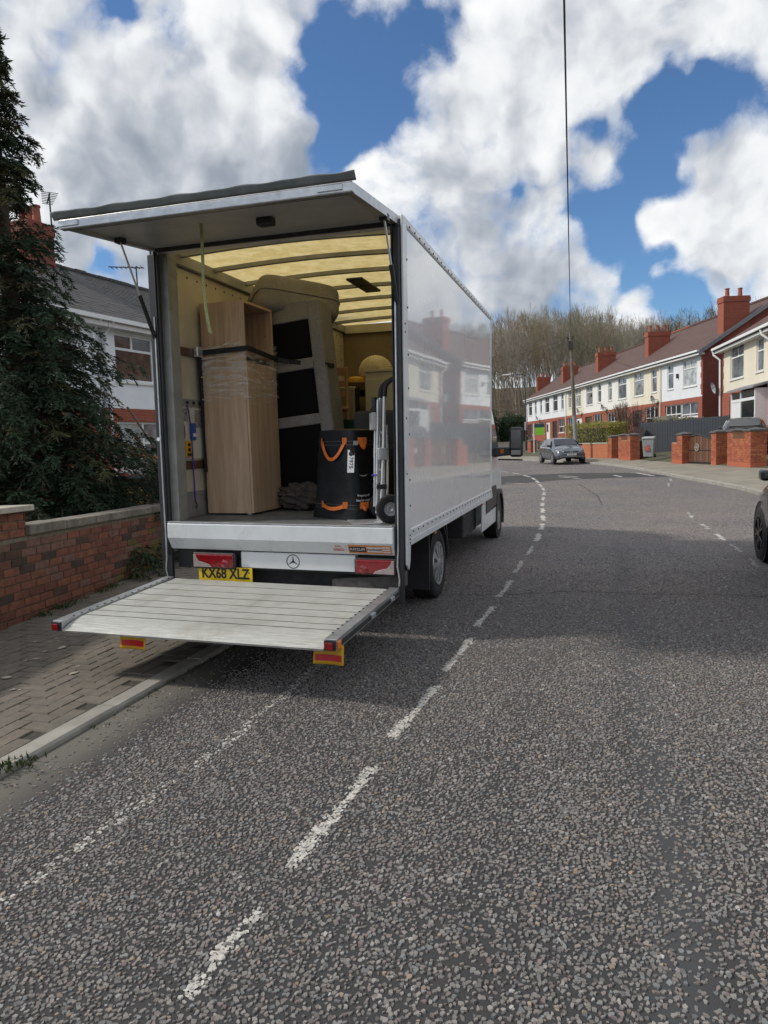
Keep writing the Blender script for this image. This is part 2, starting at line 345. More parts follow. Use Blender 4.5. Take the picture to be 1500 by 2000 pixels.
m_pave=M('far_pavement',(.235,.215,.17),.9,var=.2,scale=1.2,world=True,bump=.2,bs=60,dirt=.3,dirtc=(.13,.12,.09))
m_mortarg=M('paver_bed',(.055,.05,.04),.95,var=.3,scale=30,world=True)
m_stone=M('stone_coping',(.19,.17,.14),.9,var=.35,scale=7,world=True,bump=.5,bs=40,dirt=.6,dirtc=(.05,.055,.035),dscale=5)
m_cap=M('concrete_cap',(.42,.39,.32),.85,var=.2,scale=5,world=True,bump=.3,bs=60,dirt=.5,dirtc=(.2,.19,.13))
m_capd=M('dark_cap',(.10,.10,.10),.85,var=.3,scale=8,world=True,bump=.3,bs=60)
structure(MB().poly([(-1500,-400,-.35),(1500,-400,-.35),(1500,2500,-.35),(-1500,2500,-.35)]).build('ground',m_ground))
KL=[(-.25,-14),(-.25,9),(-.5,12),(-1.6,16),(-3.6,21),(-6.5,27),(-10.5,34),(-16,43),(-26,57),(-49,82)]
KR=[(6.12,-14),(6.12,10),(6.12,12.5),(6.08,13.9),(5.85,16),(5.17,19.9),(4.64,23.5),(4.08,27.3),(3.31,31.1),(2.4,34.4),(1.2,37.4),(-.4,41),(-2.6,45),(-5.8,50),(-16,65),(-38,92)]
def strip(name,A,B,mat,za,zb=None):
    zb=za if zb is None else zb; mb=MB()
    mb.add([(*p,za) for p in A]+[(*p,zb) for p in B],[(i,i+1,len(A)+i+1,len(A)+i) for i in range(len(A)-1)]); return mb.build(name,mat)
def resample(L,n):
    L=np.array(L,float); d=np.r_[0,np.cumsum(np.hypot(*np.diff(L,axis=0).T))]; u=np.linspace(0,d[-1],n); return list(zip(np.interp(u,d,L[:,0]),np.interp(u,d,L[:,1])))
def off(L,k):
    o=[]
    for i,p in enumerate(L):
        a=np.array(L[max(i-1,0)]);b=np.array(L[min(i+1,len(L)-1)]); d=(b-a)/np.hypot(*(b-a)); o.append((p[0]+d[1]*k,p[1]-d[0]*k))
    return o
KLs,KRs=resample(KL,80),resample(KR,80)
road=structure(strip('road',KLs,KRs,m_road,0))
rp=MB().poly([(-1.3,18.3),(-.3,18.9),(1.2,20.6),(2.9,21.2),(4.93,21.3),(4.86,22.2),(3.6,24.6),(1.5,25.4),(-.6,24.6),(-1.9,23.6)][::1] and [(x,y,.004) for x,y in [(-1.3,18.3),(-.3,18.9),(1.2,20.6),(2.9,21.2),(4.93,21.4),(4.86,22.2),(3.6,24.6),(1.5,25.4),(-.6,24.6),(-1.9,23.6)]]).build('tarmac_patch',m_patch,road)
# real stone chippings over the part of the road close to the camera
def chippings():
    rs=np.random.RandomState(3); C=np.array([2.4955,-5.0331]); pitch=.0156
    xs=np.arange(-.2,4.7,pitch); ys=np.arange(-4.3,3.2,pitch); X,Y=np.meshgrid(xs,ys); X=X.ravel()+rs.uniform(-.45,.45,X.size)*pitch; Y=Y.ravel()+rs.uniform(-.45,.45,Y.size)*pitch
    dx,dy=X-C[0],Y-C[1]; F=np.array([CAM_F.x,CAM_F.y]); Rr=np.array([CAM_R.x,CAM_R.y]); dep=dx*F[0]+dy*F[1]; lat=dx*Rr[0]+dy*Rr[1]
    k=(dep>.9)&(np.abs(lat)<dep*.60+.35)
    # bald, worn tarmac between clusters; thinner further away, where the material carries the chips
    ph=np.sin(X*3.1+1.3*np.sin(Y*2.3))+np.sin(Y*4.3+1.1*np.sin(X*3.7+2)); thin=np.clip((dep-4.2)/4.0,0,1); gut=np.clip((X-.02)/.22,0,1)
    prob=(.92+.05*ph)*(1-thin)*(.12+.88*gut)*(1-.45*np.exp(-((X-2.72-.05*np.sin(Y*1.7))/.10)**2))*(1-.22*np.exp(-((X-2.12-.06*np.sin(Y*1.3+1))/.12)**2))
    k&=rs.rand(X.size)<prob
    X,Y=X[k],Y[k]; n=len(X); K=5
    ang=rs.rand(n)*6.28; a=np.linspace(0,2*np.pi,K,endpoint=False)[None]+rs.uniform(-.35,.35,(n,K))+ang[:,None]
    size=.0052+.0056*rs.rand(n)**1.2; el=rs.uniform(.62,1.,n)*size; ea=rs.rand(n)*3.14; rr=rs.uniform(.66,1.28,(n,K))
    ux,uy=np.cos(a)*rr*size[:,None],np.sin(a)*rr*el[:,None]; ox=ux*np.cos(ea)[:,None]-uy*np.sin(ea)[:,None]; oy=ux*np.sin(ea)[:,None]+uy*np.cos(ea)[:,None]
    h=rs.uniform(.002,.0055,n); tx,ty=rs.normal(0,.16,n),rs.normal(0,.16,n)
    base=np.stack([X[:,None]+ox*1.06,Y[:,None]+oy*1.06,np.full((n,K),.0005)],2)
    top=np.stack([X[:,None]+ox*.9,Y[:,None]+oy*.9,h[:,None]+tx[:,None]*ox+ty[:,None]*oy],2)
    V=np.concatenate([base,top],1).reshape(-1,3)
    i0=(np.arange(n)*2*K)[:,None]; topf=i0+K+np.arange(K)[None]; side=np.stack([np.stack([i0[:,0]+k_,i0[:,0]+(k_+1)%K,i0[:,0]+K+(k_+1)%K,i0[:,0]+K+k_],1) for k_ in range(K)],1).reshape(-1,4)
    pal=np.array([(.20,.185,.17),(.26,.24,.22),(.30,.28,.26),(.17,.165,.16),(.24,.20,.18),(.32,.25,.18),(.21,.22,.22),(.22,.175,.165),(.42,.41,.39)])
    c=pal[rs.choice(len(pal),n,p=[.22,.21,.14,.15,.11,.03,.07,.055,.015])]*rs.uniform(.64,1.05,(n,1))
    pm=paint_mask(X,Y,rs); c=np.where(pm[:,None]>rs.rand(n)[:,None],np.array([[.47,.455,.415]])*rs.uniform(.8,1.1,(n,1)),c)
    me=np_mesh('road_chippings',V,[topf,side],np.repeat(c,2*K,axis=0)); me.shade_flat()
    m,t,b=newmat('stone_chips'); at=t.new('ShaderNodeAttribute',attribute_name='col'); t.put(t.mix(t.rng(t.noise(t.pos(),400,2),.3,.7,0,.3),at.outputs['Color'],(.1,.095,.09)),b.inputs['Base Color']); setp(b,Roughness=.8)
    stuff(link('road_chippings',me,m,road))
# dashes: (x0,y0,x1,y1,width,wear)
DASH=[(1.38,-3.5,1.41,-3.13,.062,.35),(1.41,-2.87,1.47,-2.08,.062,.3),(1.46,-1.73,1.52,-.95,.062,.22),(1.51,-.64,1.55,.14,.062,.25),(1.53,.5,1.57,1.18,.062,.2),(1.57,1.6,1.59,2.42,.065,.3),(1.58,2.85,1.59,3.7,.065,.3),(1.6,4.12,1.61,4.86,.065,.3),(1.61,5.35,1.60,6.2,.065,.3),(1.59,6.7,1.55,7.5,.065,.3),(1.53,8.0,1.45,8.9,.065,.3),(1.42,9.4,1.34,10.3,.065,.3),(1.31,10.8,1.24,11.7,.065,.35),(1.21,12.3,1.15,13.3,.065,.35),(1.11,13.9,1.04,15.0,.065,.3),(1.0,15.6,.86,16.8,.065,.3),(.8,17.3,.62,18.6,.065,.3),(.55,19.3,.36,20.5,.09,.1),(.28,21.1,.05,22.4,.09,.1),(-.1,23.1,-.5,24.6,.09,.1),(-.7,25.3,-1.2,26.8,.065,.3),(-1.5,27.6,-2.2,29.2,.065,.3),
      (4.20,3.45,4.22,4.0,.05,.62),(4.22,4.5,4.21,5.15,.055,.5),(4.2,5.5,4.18,6.2,.05,.7),(4.17,6.7,4.14,7.4,.05,.62),(4.13,8.2,4.14,9.3,.05,.8),(4.45,16.4,4.6,17.8,.05,.7),(4.75,18.6,4.85,20.0,.05,.62),(3.1,23.0,3.35,21.6,.10,.05),(4.0,24.2,4.45,21.9,.12,.05),(1.0,23.6,1.8,22.3,.10,.3),(1.1,22.6,1.9,21.2,.10,.4),(-.6,19.4,.1,19.0,.1,.2)]
OLD=[(.50,-3.5,.54,-3.0,.09,.97),(.54,-3.0,.62,-2.1,.09,.965),(.62,-2.1,.63,-1.25,.085,.88),(.63,-1.25,.61,-.45,.08,.80)]
def paint_mask(X,Y,rs):
    out=np.zeros_like(X)
    for x0,y0,x1,y1,w_,wear in DASH+OLD:
        if y0>4: continue
        d=np.array([x1-x0,y1-y0]);L=np.hypot(*d);d/=L; s=(X-x0)*d[0]+(Y-y0)*d[1]; q=(X-x0)*d[1]-(Y-y0)*d[0]
        q=q+.008*np.sin(s*9+x0*7)+.006*np.sin(s*23); ww=w_*(.60+.40*np.sin(s*5+y0*3)**2)
        out=np.maximum(out,((s>-.02)&(s<L+.02)&(np.abs(q)<ww/2))*(1-wear*.8))
    return out
def dash(mb,x0,y0,x1,y1,w_,wear,z):
    d=Vector((x1-x0,y1-y0,0));L=d.length;d.normalize();n=Vector((-d.y,d.x,0)); nu=max(4,int(w_/.011)); nv=max(6,int(L/.014)); 
    if y0>5: nv=int(L/.05)
    rs=rnd.random()*9
    for j in range(nv):
        for i in range(nu):
            s=(j+.5)/nv*L; q=((i+.5)/nu-.5)*w_*1.25; qq=q+.008*math.sin(s*9+x0*7)+.006*math.sin(s*23)
            ww=w_*(.60+.40*math.sin(s*5+y0*3)**2)
            if abs(qq)>ww/2*rnd.uniform(.75,1.15) or rnd.random()<wear*.9: continue
            c=Vector((x0,y0,z+rnd.uniform(0,.0006)))+d*s+n*q; rr=max(L/nv,w_*1.25/nu)*rnd.uniform(.55,.85); a0=rnd.random()*6.28
            mb.poly([c+Vector((math.cos(a0+k*1.2566),math.sin(a0+k*1.2566),0))*rr*rnd.uniform(.7,1.2) for k in range(5)])
m_paint=M('worn_road_paint',(.50,.485,.44),.8,var=.3,scale=30,world=True,c2=(.36,.34,.31))
m_crack=M('road_crack',(.012,.012,.012),.9,var=0)
for dsh in DASH:
    mb=MB(); dash(mb,*dsh,.0025 if dsh[1]<18 else .0065); 
    if mb.f: mb.build('lane_dash',m_paint,road,fix=False)
for dsh in OLD:
    mb=MB(); dash(mb,*dsh,.0022); mb.build('faded_line',m_paint,road,fix=False)
chippings()
def crack(pts,w0):
    mb=MB(); P=[]
    for (x0,y0),(x1,y1) in zip(pts,pts[1:]):
        n=max(3,int(math.hypot(x1-x0,y1-y0)/.06))
        for i in range(n): u=i/n; P.append((x0+(x1-x0)*u+rnd.gauss(0,.012),y0+(y1-y0)*u+rnd.gauss(0,.014)))
    for a,b in zip(P,P[1:]):
        d=Vector((b[0]-a[0],b[1]-a[1],0)).normalized(); n=Vector((-d.y,d.x,0))*w0*rnd.uniform(.3,1); mb.add([(*a,.003),(*b,.003),Vector((*b,.003))+n,Vector((*a,.003))+n],[(0,1,2,3)])
    mb.build('crack',m_crack,road,fix=False)
crack([(1.15,1.62),(1.7,1.72),(2.3,1.95),(2.9,1.88),(3.5,1.95),(4.4,1.9)],.02)
crack([(2.6,11),(2.5,13.5),(2.2,16),(1.9,18.5)],.022); crack([(1.2,14.2),(2.8,15.3),(5.6,15.4)],.02)
# left kerb stones and herringbone block paving
def kerb_stone(p,q,wid,h,side,parent,name='kerb_stone',mat=None):
    p=Vector((*p,0));q=Vector((*q,0));d=(q-p).normalized();n=Vector((d.y,-d.x,0))*side; g=d*.006; c=.014
    prof=[(0,-.1),(0,h-c),(c,h),(wid,h),(wid,-.1)]; mb=MB(); A=[p+g+n*a+Vector((0,0,z)) for a,z in prof]; B=[q-g+n*a+Vector((0,0,z)) for a,z in prof]; k=len(prof)
    mb.add(A+B,[(i,(i+1)%k,k+(i+1)%k,k+i) for i in range(k)]+[tuple(range(k))[::-1],tuple(range(k,2*k))]); return mb.build(name,mat or m_concrete,parent)
kerbL=structure(MB().box((-.37,-6,-.3),(-.262,9,-.02)).build('kerb_left',m_concrete))
for i in range(9): 
    y=-3.55+i*.915; j=rnd.uniform(-.006,.006); kerb_stone((-.25+j,y),(-.25+j+rnd.uniform(-.004,.004),y+.915),.122,.036+rnd.uniform(-.005,.004),-1,kerbL)
kerb_stone((-.25,4.685),(-.25,9),.122,.036,-1,kerbL); kerb_stone((-.25,-9),(-.25,-3.55),.122,.036,-1,kerbL)
paveL=structure(MB().box((-3.6,-9,-.30),(-.374,8.8,.024)).build('pavement_left',m_mortarg))
pav_m=[M('paver_%d'%i,c,.9,var=.18,scale=14,world=True,bump=.35,bs=180,dirt=.45,dirtc=dc,dscale=2.5) for i,(c,dc) in enumerate([((.150,.130,.105),(.09,.085,.06)),((.142,.125,.10),(.08,.08,.055)),((.160,.135,.108),(.095,.088,.065)),((.135,.12,.096),(.075,.078,.05))])]
pav_me=[]
for m in pav_m: me=tile_mesh('paver',.012); me.materials.append(m); pav_me.append(me)
def wallx(y): return -2.51-.185*(y+.35)      # line of the left garden wall
cells=[]
u=.104
for a in range(-60,90):
    for b in range(-60,60):
        ox,oy=(a+2*b)*u,(a-2*b)*u
        for (x,y,sx,sy) in ((ox+u,oy+u/2,2*u,u),(ox+u/2,oy+2*u,u,2*u)):
            X,Y=-.38-x,-4.2+y
            if X+sx/2>-.372 or Y>7 or Y<-4.5: continue
            if X-sx/2<wallx(Y)-.25: continue
            cells.append((X,Y,sx,sy))
cells.sort(key=lambda c:(c[0]-2.5)**2+(c[1]+5.03)**2 + (1e4 if (c[1]<-3.0 and c[0]<0) or c[1]<-2.6-(c[0]+.3)*.9 else 0))
rest=MB()
for i,(X,Y,sx,sy) in enumerate(cells):
    z=.035+rnd.gauss(0,.0016); mt=Matrix.Translation((X,Y,-.005))@Euler((rnd.gauss(0,.004),rnd.gauss(0,.004),rnd.gauss(0,.004))).to_matrix().to_4x4()@Matrix.Diagonal((sx-.005,sy-.005,z+.005,1))
    if i<300: put('paver',pav_me[rnd.choice((0,0,1,1,2,3))],paveL,mt)
    else: rest.box((X-sx/2+.003,Y-sy/2+.003,-.005),(X+sx/2-.003,Y+sy/2-.003,z))
stuff(rest.build('paver_field',pav_m[0],paveL,fix=False))
m_lich=M('lichen',(.36,.33,.25),.9,var=.3,scale=30,world=True)
mb=MB()
for i in range(85):
    X=rnd.uniform(-2.35,-.75); Y=rnd.uniform(-2.0,.4)
    if X>-.9-.55*(Y+1.8)+rnd.gauss(0,.3): 
        if rnd.random()<.85: continue
    r=rnd.uniform(.006,.036); n=9; pts=[(X+math.cos(k*6.283/n)*r*rnd.uniform(.5,1.2),Y+math.sin(k*6.283/n)*r*1.3*rnd.uniform(.5,1.2),.0405+rnd.random()*.0004) for k in range(n)]; mb.poly(pts)
stuff(mb.build('lichen_spots',m_lich,paveL,fix=False))
# right kerb and pavement, rising to the garden walls
KRp=resample(KR[:13],46)
kerbR=structure(strip('kerb_right',off(KRs,.02),off(KRs,.11),m_concrete,-.02))
for a,b in zip(KRp,KRp[1:]): kerb_stone(a,b,.125,.10,1,kerbR)
WALLR=[(9.5,-14),(9.5,12),(8.9,17),(7.9,22),(7.1,24.5),(5.95,28),(4.35,34.4),(3.3,38),(1.0,42.5),(-1.9,47.5),(-6,55),(-14,67),(-36,95)]
WRs=resample(WALLR,80)
paveR=structure(strip('pavement_right',off(KRs,.12),WRs,m_pave,.095,.21))
GB=off(WRs,2.2); GC=off(WRs,6.5); GD=off(WRs,14); GE=off(WRs,60)
mb=MB(); rows=[[(*p,.205) for p in WRs],[(*p,.48) for p in GB],[(*p,.95) for p in GC],[(*p,1.1) for p in GD],[(*p,6.0) for p in GE]]
n=len(WRs)
mb.add(sum(rows,[]),[(r*n+i,r*n+i+1,(r+1)*n+i+1,(r+1)*n+i) for r in range(4) for i in range(n-1)])
structure(mb.build('garden_ground',m_ground))
structure(strip('left_garden_ground',[(-140,y) for x,y in KLs],off(KLs,-2.4),m_ground,.012)); structure(strip('far_left_pavement',off(KLs[30:],-2.4),off(KLs[30:],-.1),m_pave,.022)); structure(strip('kerb_far_left',off(KLs[33:],-.12),off(KLs[33:],0),m_concrete,.035))
# ------------------------------------------------------------------ BOX VAN (built upright, then leaned: its left wheels stand on the kerb)
LEAN=.022
VM=Matrix.Translation((.9,0,0))@Matrix.Rotation(LEAN,4,'Y')@Matrix.Translation((-.9,0,0))
def VT(name,label,cat,loc=(0,0,0),rot=(0,0,0),group=None):
    o=T(name,label,cat,group=group); o.matrix_basis=VM@Matrix.Translation(loc)@Euler(rot).to_matrix().to_4x4(); return o
van=VT('box_van','white box van with raised rear door and lowered tail lift, loaded with furniture','van')
m_runner=M('runner_black',(.028,.03,.034),.45,var=.3,scale=5,dirt=.3,dirtc=(.10,.10,.10)); HW=1.07; L=4.5; ZF=.90; ZT=3.21
def box(name,a,b,mat,parent=None,bevel=.004,**k): return MB().box(a,b).build(name,mat,parent if parent is not None else van,bevel=bevel,**k)
box('box_floor',(-1.04,.015,.80),(1.04,4.44,ZF),m_floor,bevel=0)
sp=box('side_panel',(HW-.018,.115,.845),(HW,L-.03,3.135),m_panel); 
box('side_panel',(-HW,.115,.845),(-HW+.018,L-.03,3.135),m_panel)
box('wall_lining',(-1.045,.13,ZF),(-1.03,4.42,3.08),m_ply,bevel=0); box('wall_lining',(1.03,.13,ZF),(1.045,4.42,3.08),m_ply,bevel=0)
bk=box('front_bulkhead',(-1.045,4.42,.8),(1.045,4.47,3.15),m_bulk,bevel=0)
# kick boards, joints and rivets inside
for s in(-1,1): box('kick_board',(s*1.03-.006,.14,ZF),(s*1.03+.006,4.4,1.13),m_alug,bevel=.002)
mb=MB()
for k in range(26): mb.lathe([(0,.008),(.008,.005),(.01,0)],'x',(-1.03,.3+k*.16,3.02),8)
for k in range(10): mb.lathe([(0,.008),(.008,.005),(.01,0)],'x',(-1.03,4.3,1.1+k*.2),8)
stuff(mb.build('rivet_row',m_dark,van))
# top and bottom side rails with rivets, front corner post
for s in(-1,1):
    x0,x1=sorted((s*(HW-.045),s*(HW+.012)))
    r=box('top_rail',(x0,.02,3.137),(x1,L,ZT),m_white,bevel=.018,seg=3)
    q=box('skirt_rail',(x0,.10,.745),(x1,L,.862),m_white,bevel=.006)
    box('skirt_lip',(min(s*(HW+.013),s*(HW+.019)),.10,.74),(max(s*(HW+.013),s*(HW+.019)),L,.79),m_white,q,bevel=.003)
    fp=box('front_post',(x0,L-.035,.862),(x1-.004*s if s>0 else x1,L+.005,3.137),m_white,bevel=.01)
    a=MB();b=MB()
    for k in range(27): a.lathe([(0,.006),(.007,.005),(.009,0)],'x',(s*(HW+.012),.2+k*.16,3.16),8) if s>0 else a.lathe([(.009,0),(.007,-.005),(0,-.006)],'x',(s*(HW+.012),.2+k*.16,3.16),8)
    for k in range(27): b.lathe([(0,.006),(.007,.005),(.009,0)],'x',(s*(HW+.012),.2+k*.16,.838),8) if s>0 else b.lathe([(.009,0),(.007,-.005),(0,-.006)],'x',(s*(HW+.012),.2+k*.16,.838),8)
    stuff(a.build('rivet_row',m_dark,r)); stuff(b.build('rivet_row',m_dark,q))
    # rear corner: white outer wrap, grey inner post, black seal and lift runner
    x0,x1=sorted((s*(HW-.004),s*(HW+.013)))
    mb=MB().poly([(x0,.0,.60),(x0,.0,3.2),(x0,.118,3.2),(x0,.118,.745),(x0,.10,.62),(x0,.06,.55)],vec=(x1-x0,0,0)); cw=mb.build('corner_post',m_white if s>0 else m_dark,van,bevel=.006)
    a=MB()
    for z in (2.9,2.55,2.2,1.95,1.6,1.25,1.05): a.lathe([(0,.006),(.007,.005),(.009,0)],'x',(s*(HW+.013),.105,z),8)
    for z,y in ((2.42,.03),(2.36,.03),(1.72,.03),(1.3,.02),(.82,.09),(.79,.09),(.76,.09)): a.lathe([(0,.006),(.006,.005),(.008,0)],'x',(s*(HW+.013),y,z),8)
    stuff(a.build('rivet_row',m_dark,cw))
    x0,x1=sorted((s*.995,s*(HW-.006))); box('rear_post',(x0,.0,.64),(x1,.11,3.17),m_alug if s<0 else m_dark,bevel=.006)
    x0,x1=sorted((s*(1.015 if s>0 else .985),s*(HW-.008 if s>0 else HW+.008))); box('lift_runner',(x0,-.038,.30 if s>0 else .34),(x1,-.001,3.10),m_runner,bevel=.004)
    x0,x1=sorted((s*1.002,s*1.012)); box('door_seal',(x0,-.05,.62),(x1,-.004,3.12),m_black,bevel=.003)
    MB().tube([(s*1.03,-.045,2.6),(s*1.028,-.05,1.4),(s*1.025,-.05,.72),(s*1.02,-.06,.60),(s*1.035,-.055,.5),(s*1.03,-.045,.44)],.007,8).build('lift_cable',m_alu,van,smooth=True)
    if s<0: MB().tube([(-1.045,-.04,1.6),(-1.045,-.058,1.6)],.016,12).build('bolt',m_inkw,van)
box('inner_post',(-1.0,.02,ZF),(-.93,.16,3.10),m_alug,bevel=.008)
# header, roof, bows
box('rear_header',(-1.05,.0,3.12),(1.05,.09,3.2),m_white,bevel=.008)
MB().grid(lambda u,v:(-1.03+2.06*u,.02+4.44*v,3.195+.03*math.sin(math.pi*u)),10,2).build('roof_skin',m_roofy,van,smooth=True)
for y in (.30,.86,1.46,2.10,2.74,3.38,4.02): MB().grid(lambda u,v:(-1.02+2.04*u,y+[0,0,.045,.045][min(3,int(v*3+.5))],3.19+.03*math.sin(math.pi*u)-[0,.035,.035,0][min(3,int(v*3+.5))]),10,3).build('roof_bow',m_alug,van)
for s in(-1,1): box('roof_rail',(min(s*.985,s*1.028),.09,3.09),(max(s*.985,s*1.028),4.42,3.188),m_alug,bevel=.006)
box('front_roof_rail',(-.985,4.36,3.07),(.985,4.42,3.19),m_ply,bevel=.004)
il=MB().box((.08,1.52,3.125),(.25,2.14,3.15)).build('interior_lamp',m_plast,van,bevel=.01); MB().lathe([(0,-.012),(.03,-.01),(.034,0)],'z',(.165,1.8,3.125),14).build('lamp_lens',m_dark,il,smooth=True)
# raised rear door
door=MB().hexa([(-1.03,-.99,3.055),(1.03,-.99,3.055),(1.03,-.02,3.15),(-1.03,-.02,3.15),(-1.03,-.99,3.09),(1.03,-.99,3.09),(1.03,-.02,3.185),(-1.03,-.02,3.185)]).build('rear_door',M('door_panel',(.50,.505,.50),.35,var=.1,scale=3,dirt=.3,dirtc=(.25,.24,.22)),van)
sl=(3.15-3.055)/.97
def dz(y): return 3.055+(y+.99)*sl
for s in(-1,1): MB().hexa([(s*1.0,-.98,dz(-.98)-.022),(s*1.05,-.98,dz(-.98)-.022),(s*1.05,-.02,dz(-.02)-.022),(s*1.0,-.02,dz(-.02)-.022),(s*1.0,-.98,dz(-.98)+.04),(s*1.05,-.98,dz(-.98)+.04),(s*1.05,-.02,dz(-.02)+.04),(s*1.0,-.02,dz(-.02)+.04)]).build('door_frame',m_alu,door)
MB().box((-1.06,-1.03,3.025),(1.06,-.98,3.088)).build('door_edge',m_alu,door,bevel=.006)
MB().box((-1.0,-.03,dz(-.03)-.03),(1.0,.0,dz(-.03)-.002)).build('door_hinge',m_dark,door)
MB().box((-1.0,-.978,dz(-.978)-.014),(1.0,-.93,dz(-.95)-.002)).build('inner_lip',m_dark,door)
def sealf(u,v):
    w_=.004*math.sin(u*31)+.003*math.sin(u*57+1); return (-1.09+2.18*u,-1.035-.055*v+.02*v*v+w_*v*.5,3.085+.062*v-.018*v*v+w_*v)
o=MB().grid(sealf,60,4).build('rubber_flap',M('grey_rubber',(.20,.22,.23),.6,var=.2,scale=9),door,smooth='all'); md=o.modifiers.new('s','SOLIDIFY'); md.thickness=.006
for s,x in((-1,-.98),(1,.92)): MB().box((x-.08,-1.038,3.04),(x+.08,-1.028,3.075)).build('edge_bracket',m_alu,door,bevel=.003)
MB().box((.20,-.60,dz(-.55)-.055),(.32,-.52,dz(-.55)-.001)).build('door_latch',m_plast,door,bevel=.012)
for s in(-1,1):
    a=Vector((s*.975,-.5,dz(-.5)-.03)) if s<0 else Vector((1.02,-.25,dz(-.25)-.03)); b=Vector((s*1.04,-.03,2.42 if s<0 else 2.55)); c=a.lerp(b,.52)
    g=MB().tube([c,b],.017,10).build('gas_strut',m_plast,van,smooth=True); MB().tube([a,c],.008,8).build('strut_rod',m_silver,g,smooth=True); MB().box((a.x-.03,a.y-.03,a.z-.012),(a.x+.03,a.y+.03,a.z+.03)).build('strut_bracket',m_plast,g)
ps=MB(); pts=[(-.21,-.62,dz(-.62)),(-.208,-.62,2.9),(-.212,-.62,2.7),(-.20,-.62,2.5),(-.185,-.62,2.40)]
for (x0,y0,z0),(x1,y1,z1) in zip(pts,pts[1:]): ps.hexa([(x0-.012,y0-.002,z0),(x0+.012,y0-.002,z0),(x0+.012,y0+.002,z0),(x0-.012,y0+.002,z0),(x1-.012,y1-.002,z1),(x1+.012,y1-.002,z1),(x1+.012,y1+.002,z1),(x1-.012,y1+.002,z1)])
ps=ps.build('pull_strap',m_lime,van); MB().tube([(-.185,-.62,2.41),(-.175,-.62,2.37),(-.165,-.622,2.33),(-.18,-.62,2.345),(-.188,-.62,2.39)],.008,6).build('strap_knot',m_lime,ps)
# rear sill, number plate panel, lamps, plate
sill=MB().poly([(-.985,-.0,ZF+.006),(-.985,-.075,ZF+.002),(-.985,-.085,ZF-.01),(-.985,-.085,.775),(-.985,-.03,.675),(-.985,.10,.675),(-.985,.10,ZF-.02),(-.985,.0,ZF-.02)],vec=(1.98,0,0)).build('rear_sill',M('sill_paint',(.66,.69,.70),.4,var=.08,scale=4,dirt=.42,dirtc=(.28,.25,.22),dscale=5),van,bevel=.006)
MB().box((-.98,-.083,ZF+.0025),(.99,-.02,ZF+.011)).build('tread_strip',m_alu,sill,bevel=.002)
m_tan=M('sticker_orange',(.60,.20,.05),.4,var=.08); m_stw=M('sticker_white',(.68,.64,.62),.4,var=.05)
# stickers lie on the sloped lower face of the sill
sn=Vector((0,-.1,-.055)).normalized(); 
def onsill(x,u): # u 0..1 down the slope
    p=Vector((x,-.085+.055*u,.775-.10*u))+sn*.0025; zc=sn; xc=Vector((1,0,0)); yc=zc.cross(xc); m=Matrix((xc,yc,zc)).transposed().to_4x4(); m.translation=p; return m
st=MB().box((-.175,-.04,0),(.175,.04,.001)).build('maker_sticker',m_tan,sill); st.matrix_basis=onsill(.80,.52)
MB().box((-.165,-.024,.0015),(-.03,.024,.0022)).build('sticker_field',m_ink,st); text('RATCLIFF',.031,m_inkw,st,Matrix.Translation((-.098,0,.0035)),sx=.92); MB().box((-.022,-.024,.0015),(.10,.024,.0022)).build('sticker_field',m_stw,st); text('PALFINGER',.028,m_ink,st,Matrix.Translation((.038,0,.0035)),sx=.86)
for z in(-.022,0,.022): MB().box((.105,z-.006,.0015),(.168,z+.006,.0022)).build('sticker_stripe',m_stw,st)
s2=MB().box((-.062,-.042,0),(.062,.042,.001)).build('load_sticker',m_stw,sill); s2.matrix_basis=onsill(.545,.5); text('•500KG•',.034,m_redr,s2,Matrix.Translation((0,-.012,.0025)),sx=.8); text('S.W.L.',.022,m_redr,s2,Matrix.Translation((0,.022,.0025)))
np_=box('plate_panel',(-.34,-.012,.53),(.665,.06,.664),m_white,bevel=.005)
em=MB(); c=Vector((.13,-.0135,.597)); n=40
ring=[];
for rr in(.058,.0515):
    for k in range(n): ring.append((c.x+rr*math.cos(k*6.2832/n),c.y,c.z+rr*math.sin(k*6.2832/n)))
em.add(ring,[(k,(k+1)%n,n+(k+1)%n,n+k) for k in range(n)])
for k in range(3):
    a=R(90+120*k); d=Vector((math.cos(a),0,math.sin(a))); e=Vector((-d.z,0,d.x)); em.add([c+e*.008,c+d*.053,c-e*.008,c-d*.006],[(0,1,2,3)])
em.build('star_emblem',m_ink,np_,fix=False)
for y in (-.345,.668): MB().tube([(y,-.014,.66),(y+.004,-.014,.60),(y-.006,-.014,.55),(y,-.014,.52)],.004,6).build('lamp_wire',m_black,np_)
box('rear_beam',(-.98,.05,.50),(.98,.12,.665),m_dark); box('under_beam',(-.75,.16,.36),(.9,.24,.50),m_dark)
MB().hexa([(.45,.02,.40),(1.0,.02,.40),(1.0,.3,.38),(.45,.3,.38),(.45,.02,.46),(1.0,.02,.51),(1.0,.3,.5),(.45,.3,.46)]).build('light_board',M('board_brown',(.10,.09,.085),.8,var=.3,scale=20),van)
